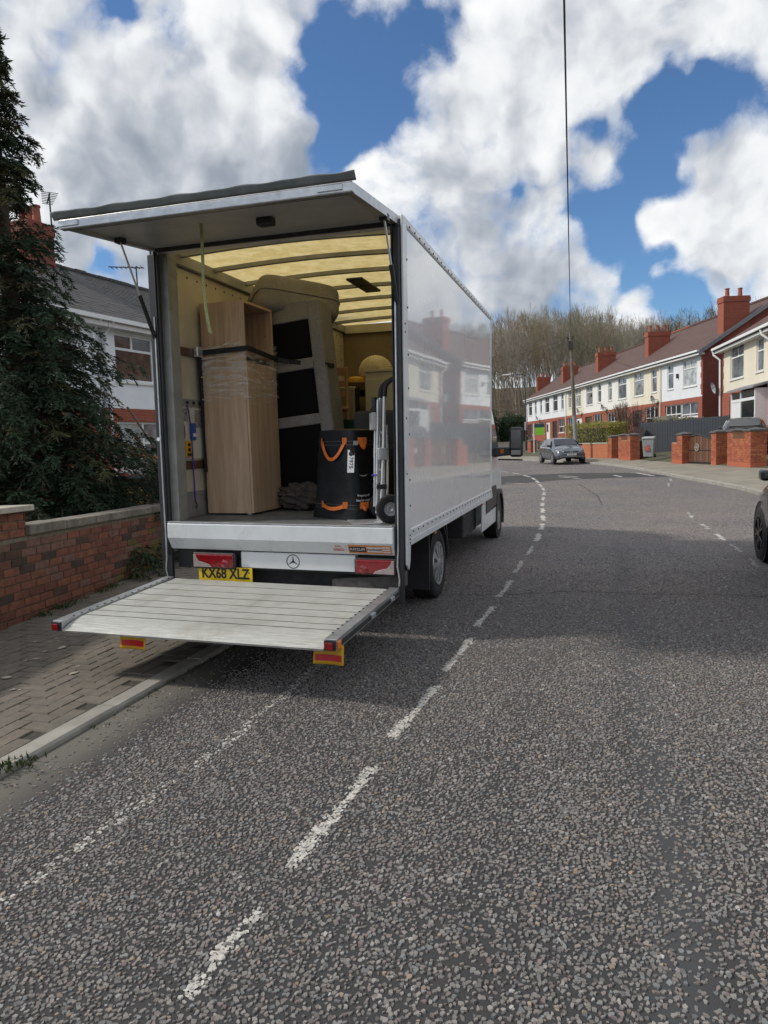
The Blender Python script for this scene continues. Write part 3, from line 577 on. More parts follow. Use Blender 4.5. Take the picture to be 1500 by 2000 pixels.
for s,x0,x1 in((-1,-.775,-.375),(1,.665,1.01)):
    hl=box('tail_lamp',(x0,-.055,.515),(x1,.0,.655),m_plast,bevel=.02,seg=3); MB().box((x0+.02,-.068,.533),(x1-.012,-.05,.642)).build('red_lens',m_redl,hl,bevel=.012,seg=3)
    xa=x0+.02 if s<0 else x1-.014; d=-s
    pts=[(xa,-.072,.533),(xa+d*.17,-.072,.535),(xa+d*.15,-.072,.556),(xa+d*.10,-.072,.572),(xa+d*.055,-.072,.58),(xa+d*.03,-.072,.61),(xa+d*.02,-.072,.64),(xa,-.072,.638)]
    MB().poly(pts,vec=(0,.01,0)).build('clear_lens',m_clr,hl,bevel=.003)
    MB().lathe([(0,-.004),(.03,-.003),(.034,0)],'y',(x1-.085 if s<0 else x0+.085,-.069,.565),16).build('lens_ring',m_redl,hl,smooth=True)
pl=box('number_plate',(-.735,-.03,.405),(-.232,-.024,.531),m_plate,bevel=.003); text('KX68 XLZ',.118,m_ink,pl,Matrix.Translation((-.483,-.0315,.474))@Matrix.Rotation(R(90),4,'X'),sx=.84,bold=.0035)
for x in(-.70,-.262): MB().lathe([(0,-.003),(.006,-.002),(.007,0)],'y',(x,-.03,.49),8).build('plate_screw',m_ink,pl)
# tail lift platform (sags a little at its outer left corner)
Pc={'fl':Vector((-1.02,-.055,.425)),'fr':Vector((1.02,-.075,.425)),'nl':Vector((-1.025,-1.36,.372)),'nr':Vector((1.025,-1.43,.405))}
def PL(u,v,h=0): return (Pc['fl'].lerp(Pc['fr'],u)).lerp(Pc['nl'].lerp(Pc['nr'],u),v)+Vector((0,0,h))
def slab(u0,u1,v0,v1,h0,h1): return MB().hexa([PL(u0,v1,h0),PL(u1,v1,h0),PL(u1,v0,h0),PL(u0,v0,h0),PL(u0,v1,h1),PL(u1,v1,h1),PL(u1,v0,h1),PL(u0,v0,h1)])
lift=slab(.02,.98,.01,.80,-.055,-.030).build('tail_lift',m_dark,van)
m_joint=M('joint_dark',(.10,.095,.085),.8,var=.3,scale=9)  # dark strips laid over the plank gaps to draw the seams
vs_=[0,.135,.27,.395,.52,.635,.745]
for a,b in zip(vs_,vs_[1:]+[.83]): slab(.032,.968,a+.0022,b-.0022,-.029,.0+rnd.uniform(-.001,.001)).build('plank',m_plank,lift,bevel=.003)
for a in vs_[1:]+[.83]: slab(.034,.966,a-.0018,a+.0018,-.004,.0016).build('plank_joint',m_joint,lift)
def rampf(u,v):
    a=.832+v*.168; x0=.032+(.0)*v; return PL(.032+u*.936,a,-.001-.045*v*v)
o=MB().grid(rampf,40,10).build('ramp_lip',m_plank,lift); md=o.modifiers.new('s','SOLIDIFY'); md.thickness=.014; md.offset=-1
for s,u0,u1 in((-1,-.008,.030),(1,.970,1.008)):
    rl=slab(u0,u1,.0,.99,-.055,.014).build('side_rail',m_alu,lift,bevel=.004)
    slab(u0-.003 if s<0 else u1,u0 if s<0 else u1+.003,.02,.95,-.04,-.012).build('rail_groove',m_dark,rl)
    rr=slab(u0+.002,u1-.002,.992,1.004,-.05,.008).build('marker_lamp',m_plast,rl); e=slab(u0+.006,u1-.008,1.004,1.012,-.045,-.002).build('red_lens',m_redl,rl,bevel=.003)
    if s>0: slab(u1,u1+.006,.955,.99,-.045,0).build('amber_lens',m_amb,rl,bevel=.002)
    mb=MB()
    for k in range(15): p=PL(u0+.003 if s>0 else u1-.003,.06+k*.06,.014); mb.lathe([(.009,0),(.007,.004),(0,.005)],'z',p,8)
    stuff(mb.build('bolt_row',m_dark,rl))
    if s>0:
        for v in(.13,.47): slab(u1,u1+.008,v,v+.055,-.035,-.008).build('rail_catch',m_silver,rl,bevel=.003)
for uc,v in((.30,.96),(.975,.955)):
    c=PL(uc,v,-.045); fl=MB().grid(lambda a,b:(c.x-.095+.19*a,c.y-.01+.012*math.sin(a*3.14)-.015*b,c.z+.012-.118*b),8,6).build('warning_flag',m_yel,lift,smooth='all'); md=fl.modifiers.new('s','SOLIDIFY'); md.thickness=.004
    st=MB().grid(lambda a,b:(c.x-.083+.166*a,c.y-.0145+.012*math.sin((a*.88+.06)*3.14)-.015*(.5+.32*b),c.z+.012-.118*(.5+.32*b)),8,3).build('red_band',m_redr,fl,smooth='all')
# chassis and running gear
for x in(-.42,.42): box('chassis_rail',(x-.04,.13,.55),(x+.04,6.3,.70),m_dark)
for y in (.6,1.2,2.2,3.1,3.9): box('cross_member',(-.9,y,.70),(.9,y+.06,.795),m_dark,bevel=0)
MB().tube([(-.8,1.507,.345),(.8,1.507,.345)],.06,10).build('rear_axle',m_dark,van); MB().lathe([(0,-.16),(.14,-.12),(.17,0),(.14,.12),(0,.16)],'y',(0,1.507,.345),14).build('differential',m_dark,van,smooth=True)
box('side_box',(.55,3.3,.33),(.90,4.25,.72),m_dark,bevel=.02); box('fuel_tank',(-.85,2.5,.36),(-.35,3.8,.68),m_dark,bevel=.05)
def wheel(x,y,s,zc=.345):
    w_=MB().lathe([(.205,-.09),(.25,-.11),(.315,-.112),(.338,-.095),(.345,-.06),(.345,.06),(.338,.095),(.315,.112),(.25,.11),(.205,.09),(.205,-.09)],'x',(0,0,0),40).build('wheel',m_tyre,van,smooth=True); w_.matrix_basis=Matrix.Translation((x,y,zc))@(Matrix.Rotation(math.pi,4,'Z') if s<0 else Matrix.Identity(4))@Matrix.Rotation(LEAN,4,'Y').inverted()
    MB().lathe([(.0,.0),(.205,.0),(.208,.10),(.215,.106)],'x',(0,0,0),32).build('rim',m_dark,w_,smooth=True)
    wc=MB()
    wc.lathe([(.216,.098),(.212,.112),(.192,.108),(.19,.09)],'x',(0,0,0),40); wc.lathe([(0,.125),(.04,.124),(.055,.115),(.058,.09)],'x',(0,0,0),20)
    for k in range(10):
        a=k*6.2832/10; d=Vector((0,math.cos(a),math.sin(a))); e=Vector((0,-d.z,d.y)); X=Vector((1,0,0)); wi,wo=.012,.034
        wc.hexa([X*.09+d*.05-e*wi,X*.09+d*.05+e*wi,X*.09+d*.2+e*wo,X*.09+d*.2-e*wo,X*.118+d*.05-e*wi,X*.118+d*.05+e*wi,X*.108+d*.2+e*wo,X*.108+d*.2-e*wo])
    wc.build('wheel_cover',m_cover,w_,smooth=True)
YR,YFR=1.507,5.832
wheel(.88,YR,1); wheel(.88,YFR,1,.340); wheel(-.86,YR,-1); wheel(-.86,YFR,-1)
def mudguard(x0,x1,y,r,a0,a1,name='mudguard'):
    n=16; mb=MB(); mb.add([(x,y+rr*math.cos(R(a0+(a1-a0)*k/n)),.345+rr*math.sin(R(a0+(a1-a0)*k/n))) for rr in(r,r+.012) for x in(x0,x1) for k in range(n+1)],[])
    N=n+1; f=[]
    for k in range(n): f+=[(k,k+1,N+k+1,N+k),(2*N+k,3*N+k,3*N+k+1,2*N+k+1),(k,2*N+k,2*N+k+1,k+1),(N+k,N+k+1,3*N+k+1,3*N+k)]
    mb.f+=f; return mb.build(name,m_plast,van,smooth=True)
for s in(-1,1):
    x0,x1=sorted((s*.70,s*.995)); mudguard(x0,x1,YR,.40,8,178); MB().box((x0,YR+.385,.02+.30),(x1,YR+.40,.40)).build('mud_flap',m_plast,van)
    MB().box((x0,YR-.43,.17),(x1,YR-.40,.70)).build('mud_flap',m_plast,van)
    MB().hexa([(x0+.24,1.98,.35),(x1-.005,1.98,.35),(x1-.005,2.0,.35),(x0+.24,2.0,.35),(x0+.24,1.86,.72),(x1-.005,1.86,.72),(x1-.005,1.89,.72),(x0+.24,1.89,.72)]).build('guard_stay',m_plast,van)
    for y in(1.27,4.1): MB().box((min(s*.985,s*1.012),y,.665),(max(s*.985,s*1.012),y+.075,.715)).build('side_marker',m_amb,van,bevel=.008)
# cab
CS=[ # y, zbottom, zsill, zbelt, ztop, w_low, w_belt, w_top
 (4.485,.33,.52,1.32,2.52,.955,.985,.80),(4.51,.33,.52,1.32,2.53,.96,.987,.80),(4.9,.33,.52,1.33,2.56,.965,.99,.80),(5.25,.33,.52,1.33,2.50,.965,.99,.78),(5.55,.36,.56,1.33,2.30,.965,.985,.76),(5.9,.50,.75,1.32,1.80,.965,.98,.78),(6.12,.50,.75,1.28,1.47,.965,.97,.80),(6.40,.48,.74,1.16,1.26,.965,.955,.74),(6.64,.40,.66,1.02,1.10,.94,.93,.68),(6.80,.36,.56,.86,.92,.86,.84,.6),(6.88,.36,.5,.70,.74,.72,.7,.5)]
def cabsec(c):
    y,zb,zs,zk,zt,wl,wb,wt=c; P=[(wl*.9,zb),(wl,zs),(wb*1.0,zs+(zk-zs)*.5),(wb*.985,zk),(wb*.985*.3+wt*.7,zk+(zt-zk)*.7),(wt,zt-.06*(zt-zk)),(wt*.7,zt),(0,zt+.015)]
    return [(x,y,z) for x,z in P]+[(-x,y,z) for x,z in P[::-1][1:]]
S=[cabsec(c) for c in CS]; k=len(S[0]); mb=MB(); mb.add(sum(S,[]),[(i*k+j,i*k+j+1,(i+1)*k+j+1,(i+1)*k+j) for i in range(len(S)-1) for j in range(k-1)]+[tuple(range(k)),tuple((len(S)-1)*k+j for j in range(k))[::-1]])
cab=mb.build('cab',m_white,van,smooth='all')
md=cab.modifiers.new('sub','SUBSURF'); md.levels=md.render_levels=2
for s in(-1,1):
    def X(a): return s*a
    MB().poly([(X(1.0),4.55,1.30),(X(1.0),5.45,1.30),(X(1.0),5.86,1.30),(X(.97),5.70,1.62),(X(.90),5.42,2.2),(X(.885),5.2,2.33),(X(.885),4.55,2.33)],vec=(X(.006),0,0)).build('side_window',m_glass,cab)
    MB().poly([(X(1.004),4.46,.52),(X(1.004),5.47,.56),(X(1.006),5.46,.74),(X(1.008),5.40,.86),(X(1.006),4.46,.86)],vec=(X(.008),0,0)).build('side_trim',m_plast,cab,bevel=.003)
    MB().poly([(X(.985),4.12,.30),(X(.985),5.42,.30),(X(.985),5.49,.52),(X(.985),4.42,.50),(X(.985),4.42,.76),(X(.985),4.12,.76)],vec=(X(.02),0,0)).build('side_skirt',m_white,cab,bevel=.006)
    a=MB(); n=20; A=[];B=[]
    for q in range(n+1):
        an=R(-22+224*q/n); A.append((X(.998),YFR+.425*math.cos(an),.345+.425*math.sin(an))); B.append((X(.998),YFR+.36*math.cos(an),.345+.36*math.sin(an)))
    a.add(A+B,[(q,q+1,n+1+q+1,n+1+q) for q in range(n)]); o=a.build('wheel_arch',m_plast,cab); md=o.modifiers.new('s','SOLIDIFY'); md.thickness=.05; md.offset=0
    MB().lathe([(0,.0),(.37,.0),(.37,.002)],'x',(X(.994)-.001,YFR,.345),30).build('arch_well',m_ink,cab)
    MB().box((min(X(.99),X(1.02)),4.62,1.10),(max(X(.99),X(1.02)),4.80,1.14)).build('door_handle',m_plast,cab,bevel=.008)
    # mirror
    arm=MB().hexa([(X(.97),5.42,1.27),(X(1.22),5.48,1.30),(X(1.22),5.56,1.30),(X(.97),5.60,1.27),(X(.97),5.42,1.42),(X(1.22),5.48,1.42),(X(1.22),5.56,1.42),(X(.97),5.60,1.42)]).build('mirror',m_plast,van,bevel=.02)
    MB().box((min(X(1.2),X(1.40)),5.46,1.27),(max(X(1.2),X(1.40)),5.60,1.72)).build('mirror_shell',m_plast,arm,bevel=.05,seg=4)
    MB().box((min(X(1.225),X(1.375)),5.452,1.40),(max(X(1.225),X(1.375)),5.458,1.68)).build('mirror_glass',M('mirror_glass',(.06,.065,.07),.08,var=0,spec=1,coat=.5),arm,bevel=.002); MB().box((min(X(1.23),X(1.37)),5.452,1.305),(max(X(1.23),X(1.37)),5.458,1.375)).build('mirror_glass',M('wide_mirror',(.4,.4,.42),.06,.8,var=0),arm)
    MB().box((min(X(1.07),X(1.12)),5.44,1.33),(max(X(1.07),X(1.12)),5.455,1.39)).build('mirror_indicator',m_amb,arm)
MB().poly([(-.78,5.58,2.27),(.78,5.58,2.27),(.84,6.18,1.50),(-.84,6.18,1.50)],vec=(0,.02,.02)).build('windscreen',m_glass,cab)
for s in(-1,1):
    rl=box('cargo_rail',(min(s*1.022,s*1.03),.2,1.89),(max(s*1.022,s*1.03),4.4,1.955),m_alug,bevel=.002); mb=MB()
    for q in range(40): mb.box((s*1.020-.001,.24+q*.1,1.91),(s*1.020+.001,.28+q*.1,1.935))
    stuff(mb.build('rail_slot',m_ink,rl))
    box('timber_batten',(min(s*1.0,s*1.03),.27 if s<0 else .4,2.33),(max(s*1.0,s*1.03),4.3,2.40),m_brown,bevel=.003); box('low_batten',(min(s*1.018,s*1.03),.27,1.33),(max(s*1.018,s*1.03),4.3,1.405),m_brown,bevel=.002)
# things fixed to the left lining near the door
cp=box('control_panel',(-1.03,.25,1.42),(-1.017,.66,1.875),M('panel_white',(.60,.58,.50),.5,var=.1,dirt=.3,dirtc=(.3,.27,.2)),bevel=.003)
box('control_box',(-1.017,.255,1.44),(-.985,.345,1.585),m_yel,cp,bevel=.006)
for z in(1.55,1.505): MB().lathe([(.016,0),(.014,.012),(0,.014)],'x',(-.985,.30,z),12).build('button',m_ink,cp)
box('button',(-.985,.27,1.45),(-.977,.33,1.475),m_ink,cp,bevel=.002)
MB().lathe([(.0,.001),(1,.001)],'x',(-1.017,.275,1.66),20,m=Matrix.Diagonal((1,.028,.078,1))).build('cable_hole',m_brown,cp)
box('instruction_sticker',(-1.017,.27,1.755),(-1.0155,.345,1.868),M('sticker_print',(.30,.29,.28),.5,var=.6,scale=60,c2=(.05,.05,.05)),cp,bevel=0); box('instruction_sticker',(-1.017,.46,1.70),(-1.0155,.61,1.86),M('sticker_print2',(.36,.35,.33),.5,var=.5,scale=70,c2=(.10,.10,.10)),cp,bevel=0)
# ------------------------------------------------------------------ CARGO (each a thing of its own, standing on the van floor)
VP=lambda n,l,c,loc=(0,0,ZF),rot=(0,0,0),g=None: VT(n,l,c,loc,rot,g)
# tall bookcase wrapped in film; open front faces the right wall of the van
k=VP('bookcase','tall oak effect bookcase partly wrapped in clear film, strapped upright beside the van wall','bookcase',(-.745,.86,ZF+.012),(0,R(-.7),R(-1)))
W,Dp,Hh=.44,.56,1.905; tb=.022
def kb(n,a,b,mat=m_oak,par=None): return MB().box(a,b).build(n,mat,par or k,bevel=.002)
kb('side_board',(-W/2,-Dp/2,0),(W/2,-Dp/2+tb,Hh)); kb('side_board',(-W/2,Dp/2-tb,0),(W/2,Dp/2,Hh)); kb('top_board',(-W/2,-Dp/2+tb,Hh-tb),(W/2,Dp/2-tb,Hh)); kb('back_board',(-W/2,-Dp/2+tb,0),(-W/2+.01,Dp/2-tb,Hh-tb),m_oakin); kb('shelf',(-W/2+.01,-Dp/2+tb,1.42),(W/2-.02,Dp/2-tb,1.442),m_oakin); kb('plinth',(-W/2,-Dp/2+tb,0),(W/2-.02,Dp/2-tb,.06),m_oakin)
for z in(1.55,1.66,1.77): 
    for y in(.16,): MB().lathe([(.005,0),(0,.001)],'y',(W/2-.08,Dp/2-tb-.002,z),8).build('peg_hole',m_ink,k)
p=kb('door_panel',(W/2+.001,-Dp/2-.014,.004),(W/2+.022,Dp/2-.01,1.36)); kb('cover_board',(-W/2-.012,-Dp/2-.02,.004),(W/2+.0,-Dp/2-.001,1.33)); kb('foot',(W/2-.06,-Dp/2+.01,-.012),(W/2-.02,-Dp/2+.05,.0),m_inkw)
fm=MB()
def filmf(u,v):
    z=1.02+.50*v+.03*math.sin(u*19)+.02*math.sin(u*41+2); per=[(-W/2-.02,Dp/2+.01),(-W/2-.02,-Dp/2-.03),(W/2+.03,-Dp/2-.03),(W/2+.03,Dp/2+.01),(-W/2-.02,Dp/2+.01)]
    q=u*4; i=min(3,int(q)); a,b=per[i],per[i+1]; q-=i; w_=.006*math.sin(z*60+u*25); return (a[0]+(b[0]-a[0])*q+w_,a[1]+(b[1]-a[1])*q+w_*.6,z)
fm.grid(filmf,48,14).build('film_wrap',m_film,k,smooth='all')
# ratchet strap round the bookcase and the sofa, hanging tail on the wall
st=VP('ratchet_strap','black ratchet strap pulled round the bookcase and sofa, tail hanging by the wall','strap',(0,0,0))
def band(pts,w_,th=.004,up=(0,0,1)):
    mb=MB()
    for a,b in zip(pts,pts[1:]):
        a=Vector(a);b=Vector(b);d=(b-a).normalized();u=Vector(up); n=d.cross(u).normalized()*th/2; mb.hexa([a-n-u*w_/2,a+n-u*w_/2,b+n-u*w_/2,b-n-u*w_/2,a-n+u*w_/2,a+n+u*w_/2,b+n+u*w_/2,b-n+u*w_/2])
    return mb
bb=band([(-1.005,.50,2.37),(-.985,.545,2.372),(-.505,.535,2.39),(-.495,.60,2.388),(-.488,1.12,2.345),(-.40,1.165,2.33)],.046).build('webbing',m_strap,st); band([(-.40,1.175,2.33),(-.02,1.178,2.285),(.02,1.3,2.28)],.044).build('webbing',m_strap,st)
MB().box((-1.0,.46,2.33),(-.955,.56,2.42)).build('ratchet',m_silver,st,bevel=.008)
tl=VP('lashing_straps','bunch of black and blue lashing straps hanging on the van lining with a metal hook','strap',(0,0,0))
for i,(x,y,w_,z1) in enumerate([(-1.0,.565,.05,1.0),(-.992,.60,.05,.98),(-.985,.53,.045,1.3)]):
    pts=[(x,y,2.36),(x+.005,y+.012,2.0),(x+.0,y+.03,1.6),(x+.012,y+.02,1.3),(x+.004,y+.035,z1)]
    band(pts,w_,.012,(0,1,0)).build('strap_tail',m_strap,tl)
band([(-.982,.548,2.37),(-.978,.55,2.22),(-.98,.55,2.17)],.03,.006,(0,1,0)).build('blue_tail',M('navy_webbing',(.01,.02,.09),.7,var=.2),tl)
for z in(2.15,1.95): MB().box((-.985,.53,z),(-.968,.58,z+.012)).build('buckle',m_silver,tl,bevel=.003)
MB().tube([(-.975,.58,1.16),(-.965,.57,1.12),(-.97,.585,1.08),(-.962,.60,1.10),(-.965,.60,1.13)],.006,6).build('hook',m_silver,tl)
bc=VP('bungee_cord','thin purple cord hanging down the white control panel inside the van','cord',(0,0,0))
MB().tube([(-1.012,.335,1.90),(-1.0,.34,1.86),(-.998,.36,1.72),(-1.0,.375,1.55),(-1.005,.385,1.35),(-1.008,.395,1.15),(-1.008,.40,1.03)],.0065,6).build('cord',m_purple,bc,smooth=True); MB().tube([(-1.008,.40,1.035),(-1.0,.42,1.0),(-1.005,.41,.97),(-1.01,.40,1.0)],.005,6).build('hook',m_dark,bc)
pb=VP('blue_pouch','small blue pouch hanging on the control panel beside the yellow box','pouch',(-1.0,.40,1.59)); MB().box((-.016,-.03,0),(.012,.035,.15)).build('pouch_body',m_blue,pb,bevel=.008); MB().box((.012,-.02,.03),(.0135,.025,.06)).build('pouch_label',m_inkw,pb)
# sofa stood on end, underside towards the door
so_=VP('sofa','grey tweed sofa stood on its end showing black underside panels','sofa',(-.33,1.18,ZF),(0,R(-5.6),0))
MB().box((-.52,.02,0),(.44,.30,1.98)).build('frame',m_sofab,so_,bevel=.02)
def sbx(n,a,b,mt=m_sofa,bv=.012,par=None): return MB().box(a,b).build(n,mt,par or so_,bevel=bv,seg=3)
sbx('side_rail',(.315,-.012,0),(.452,.31,1.985),bv=.03)
for z0,z1,x0 in((1.80,1.985,-.42),(1.335,1.44,-.20),(.80,.905,-.13),(.0,.20,-.09)): sbx('cross_band',(x0,-.006,z0),(.33,.04,z1))
sbx('backrest',(-.5,.29,0),(-.05,.75,1.9),bv=.06)
for i in range(3): sbx('black_panel',(-.15+.0*i,.008,[.215,.92,1.455][i]),(.30,.018,[.79,1.325,1.79][i]),m_sofab,.0)
ac=VP('seat_cushion','big grey tweed cushion lying across the top of the upended sofa','cushion',(-.52,1.55,2.90),(R(-14),R(6),R(40)))
def cushion(mb,sx,sy,sz,n=14,p=.22):
    def f(u,v):
        th=(v-.5)*math.pi; ph=u*2*math.pi; c=lambda x,e: math.copysign(abs(x)**e,x)
        return (sx*c(math.cos(th),p)*c(math.cos(ph),p),sy*c(math.cos(th),p)*c(math.sin(ph),p),sz*c(math.sin(th),.5))
    return mb.grid(f,n*3,n)
cushion(MB(),.42,.36,.19,16,.28).build('cushion_body',m_sofa,ac,smooth='all')
cz=MB(); cz.tube([(.425*math.copysign(abs(math.cos(a))**.3,math.cos(a)),.365*math.copysign(abs(math.sin(a))**.3,math.sin(a)),0) for a in [q*6.2832/48 for q in range(49)]],.007,6,False).build('piping',m_sofa,ac,smooth=True)
# blanket bundle
bd=VP('blanket_bundle','crumpled dark brown blanket bundle lying on the van floor','blanket',(-.27,1.10,ZF))
def bun(u,v):
    th=v*math.pi; ph=u*2*math.pi; d=Vector((math.sin(th)*math.cos(ph),math.sin(th)*math.sin(ph),math.cos(th)))
    r=1+.13*math.sin(5*ph+3*th)+.10*math.sin(9*d.x+4*d.z*3)+.07*math.sin(17*d.y+11*d.z+2)+.04*math.sin(31*d.x+23*d.y)
    return (d.x*.235*r,d.y*.16*r,max(.002,.12+d.z*.125*r))
bo=MB().grid(bun,72,40).build('blanket_body',m_blank,bd,smooth='all')
# black tarpaulin bag
bg_=VP('storage_bag','tall black tarpaulin bag with orange handles and white 7975 tag','bag',(.42,.60,ZF),(0,0,R(-24)))
def bagf(u,v):
    a=u*2*math.pi; e=.30; c=lambda x: math.copysign(abs(x)**e,x); s_=1-.20*v-.03*math.sin(v*3.1); wv=1+.012*math.sin(7*a+9*v)+.008*math.sin(13*v*3+3*a)
    return (.285*c(math.cos(a))*s_*wv,.235*c(math.sin(a))*s_*wv,.745*v)
gb=MB().grid(bagf,64,18); gb.build('bag_body',m_bag,bg_,smooth='all')
MB().grid(lambda u,v:tuple(Vector(bagf(u,1))*Vector((1,1,1)) if v==0 else Vector((bagf(u,1)[0]*(1-v),bagf(u,1)[1]*(1-v),.745+.018*math.sin(v*1.5)))),64,4).build('bag_lid',m_bag,bg_,smooth='all')
def bagpt(a,z,out=.004):
    p=Vector(bagf(a/360,z/.745)); n=Vector((p.x,p.y,0)).normalized(); return p+n*out,n
def bagarc(a0,a1,z,w_,name,mat,out=.003,n=14,sag=0):
    mb=MB(); P=[bagpt(a0+(a1-a0)*i/n,z-sag*math.sin(math.pi*i/n),out) for i in range(n+1)]
    mb.add([p-Vector((0,0,w_/2)) for p,_ in P]+[p+Vector((0,0,w_/2)) for p,_ in P],[(i,i+1,n+2+i,n+1+i) for i in range(n)]); o=mb.build(name,mat,bg_); md=o.modifiers.new('s','SOLIDIFY'); md.thickness=.003; return o
for z,nm in((.655,'seam'),(.625,'seam'),(.125,'seam'),(.095,'seam')): bagarc(0,360,z,.003,nm,M('stitching',(.10,.10,.10),.7,var=0),.002,90)
for a,zc,dn in((268,.655,.16),(352,.655,.06),(272,.12,.03),(350,.12,.03)):
    p,n=bagpt(a-(9 if dn>.1 else 5),zc,.006); q,n2=bagpt(a+(9 if dn>.1 else 5),zc,.006); m_=(p+q)/2+(n+n2).normalized()*.03-Vector((0,0,dn)); pts=[]
    for i in range(13): u=i/12; pts.append(((1-u)**2*p+2*u*(1-u)*(m_+(m_-(p+q)/2)*.9)+u*u*q))
    mb=MB()
    for aa,b2 in zip(pts,pts[1:]): mb.bar(aa,b2,.006,.028,(n+n2).normalized().cross(Vector((b2-aa))).normalized()) if dn>.05 else mb.bar(aa,b2,.008,.03)
    h_=mb.build('handle',m_orange,bg_)
    for pp,nn in((p,n),(q,n2)):
        tq=nn.cross(Vector((0,0,1))); MB().hexa([pp-tq*.022-Vector((0,0,.025)),pp+tq*.022-Vector((0,0,.025)),pp+tq*.022-Vector((0,0,.025))+nn*.004,pp-tq*.022-Vector((0,0,.025))+nn*.004,pp-tq*.022+Vector((0,0,.03)),pp+tq*.022+Vector((0,0,.03)),pp+tq*.022+Vector((0,0,.03))+nn*.004,pp-tq*.022+Vector((0,0,.03))+nn*.004]).build('handle_patch',m_orange,h_)
def onbag(a,z,o_=.006):
    p,n=bagpt(a,z,o_); p1,_=bagpt(a,z+.02,o_); p2,_=bagpt(a-1,z,o_); p3,_=bagpt(a+1,z,o_); y=(p1-p).normalized(); x=(p3-p2).normalized(); zc=x.cross(y).normalized(); y=zc.cross(x); m=Matrix((x,y,zc)).transposed().to_4x4(); m.translation=p; return m
tg=MB().box((-.031,-.095,0),(.031,.095,.002)).build('number_tag',m_inkw,bg_); tg.matrix_basis=onbag(297,.49,.006); MB().lathe([(0,.003),(.021,.003)],'z',(0,.062,0),24).build('tag_dot',m_ink,tg); text('7975',.05,m_ink,tg,Matrix.Translation((0,-.012,.004))@Matrix.Rotation(R(-90),4,'Z'))
MB().box((-.018,-.018,0),(.018,.018,.004)).build('buckle',m_grey,bg_).matrix_basis=onbag(324,.64)
text('Property of',.028,m_inkw,bg_,onbag(350,.205,.004)); text('Not for resale',.028,m_inkw,bg_,onbag(350,.165,.004))
mb=MB(); nn=16
mb.add([ (.07*math.sin(R(-55+110*i/nn)),-.07*math.cos(R(-55+110*i/nn))*.7,0) for i in range(nn+1)]+[(.07*math.sin(R(-55+110*i/nn)),-.07*math.cos(R(-55+110*i/nn))*.7+.010*math.sin(math.pi*i/nn),0) for i in range(nn+1)],[(i,i+1,nn+2+i,nn+1+i) for i in range(nn)]); o=mb.build('curved_mark',m_grey,bg_); o.matrix_basis=onbag(352,.41,.004)
# folding hand truck
ht=VP('hand_truck','folded silver hand truck with black grips leaning by the van opening','hand truck',(.775,.27,ZF),(0,0,R(-62)))
def ck(n,pts,r,mt=m_silver,par=None,nn=10): return MB().tube(pts,r,nn).build(n,mt,par or ht,smooth=True)
for x in(-.085,.085):
    rl=ck('rail',[(x,.0,.06),(x,.03,.55),(x*1.05,.045,1.02)],.015); ck('grip',[(x*1.05,.045,1.0),(x*1.05,.05,1.06),(x*1.08,.065,1.10),(x*1.1,.10,1.13),(x*1.1,.15,1.155)],.019,m_black,rl)
    ck('inner_rail',[(x*.6,-.025,.12),(x*.6,-.012,.6),(x*.6,0,.98)],.012); ck('support_leg',[(x*.85,.05,.10),(x*.85,.065,.5),(x*.8,.06,.78)],.011)
    MB().box((x-.02,-.02,.5),(x+.02,.06,.60)).build('clamp',m_silver,ht,bevel=.01); MB().box((x-.018,-.03,.27),(x+.018,.05,.31)).build('clamp',m_plast,ht,bevel=.006)
for z in(.15,.42,.72): ck('cross_bar',[(-.085,.015,z),(.085,.015,z)],.010)
MB().box((-.055,-.055,.74),(.06,-.015,.88)).build('release_plate',M('plate_grey',(.55,.55,.54),.4,var=.05),ht,bevel=.008); MB().box((-.05,-.05,.88),(.05,.0,.92)).build('release_lever',m_plast,ht,bevel=.012); ck('lever_grip',[(0,-.02,.92),(0,-.02,1.0)],.022,m_plast)
ck('bungee',[(-.10,-.03,.37),(0,-.05,.38),(.10,-.03,.385)],.006,m_purple)
MB().box((-.15,-.24,.0),(.15,.02,.008)).build('nose_plate',m_silver,ht,bevel=.003); MB().box((-.12,.0,.0),(.12,.012,.15)).build('back_plate',m_silver,ht,bevel=.003)
for x in(-.17,.17):
    wl=MB().lathe([(.055,-.025),(.085,-.032),(.108,-.022),(.116,0),(.108,.022),(.085,.032),(.055,.025)],'x',(x,.06,.118),30).build('wheel',m_tyre,ht,smooth=True); MB().lathe([(0,-.024),(.02,-.03),(.03,-.015),(.058,-.02),(.062,0),(.058,.02),(.03,.015),(.02,.03),(0,.024)],'x',(x,.06,.118),24).build('rim',m_silver,wl,smooth=True)
ck('axle',[(-.17,.06,.118),(.17,.06,.118)],.01)
# things further in
wc=VP('white_cabinet','cream white cabinet standing deep in the van beside the right wall','cabinet',(.12,2.85,ZF)); MB().box((-.22,-.25,0),(.28,.25,1.44)).build('carcass',m_cream,wc,bevel=.004); MB().box((-.22,-.262,.02),(.28,-.251,1.36)).build('door',m_cream,wc,bevel=.004); MB().box((-.225,-.27,1.44),(.285,.255,1.47)).build('top_board',m_cream,wc,bevel=.004)
tb_=VP('dining_table','dark brown wooden table against the front wall of the van','table',(-.35,3.65,ZF)); MB().box((-.6,-.68,1.27),(.9,.6,1.31)).build('table_top',m_brown,tb_,bevel=.004)
for x in(-.55,.85):
    for y in(-.62,.55): MB().box((x-.03,y-.03,0),(x+.03,y+.03,1.27)).build('leg',m_brown,tb_)
lt=VP('paper_lantern','round pleated paper lantern resting on the table at the back of the van','lantern',(-.19,3.28,ZF+1.31))
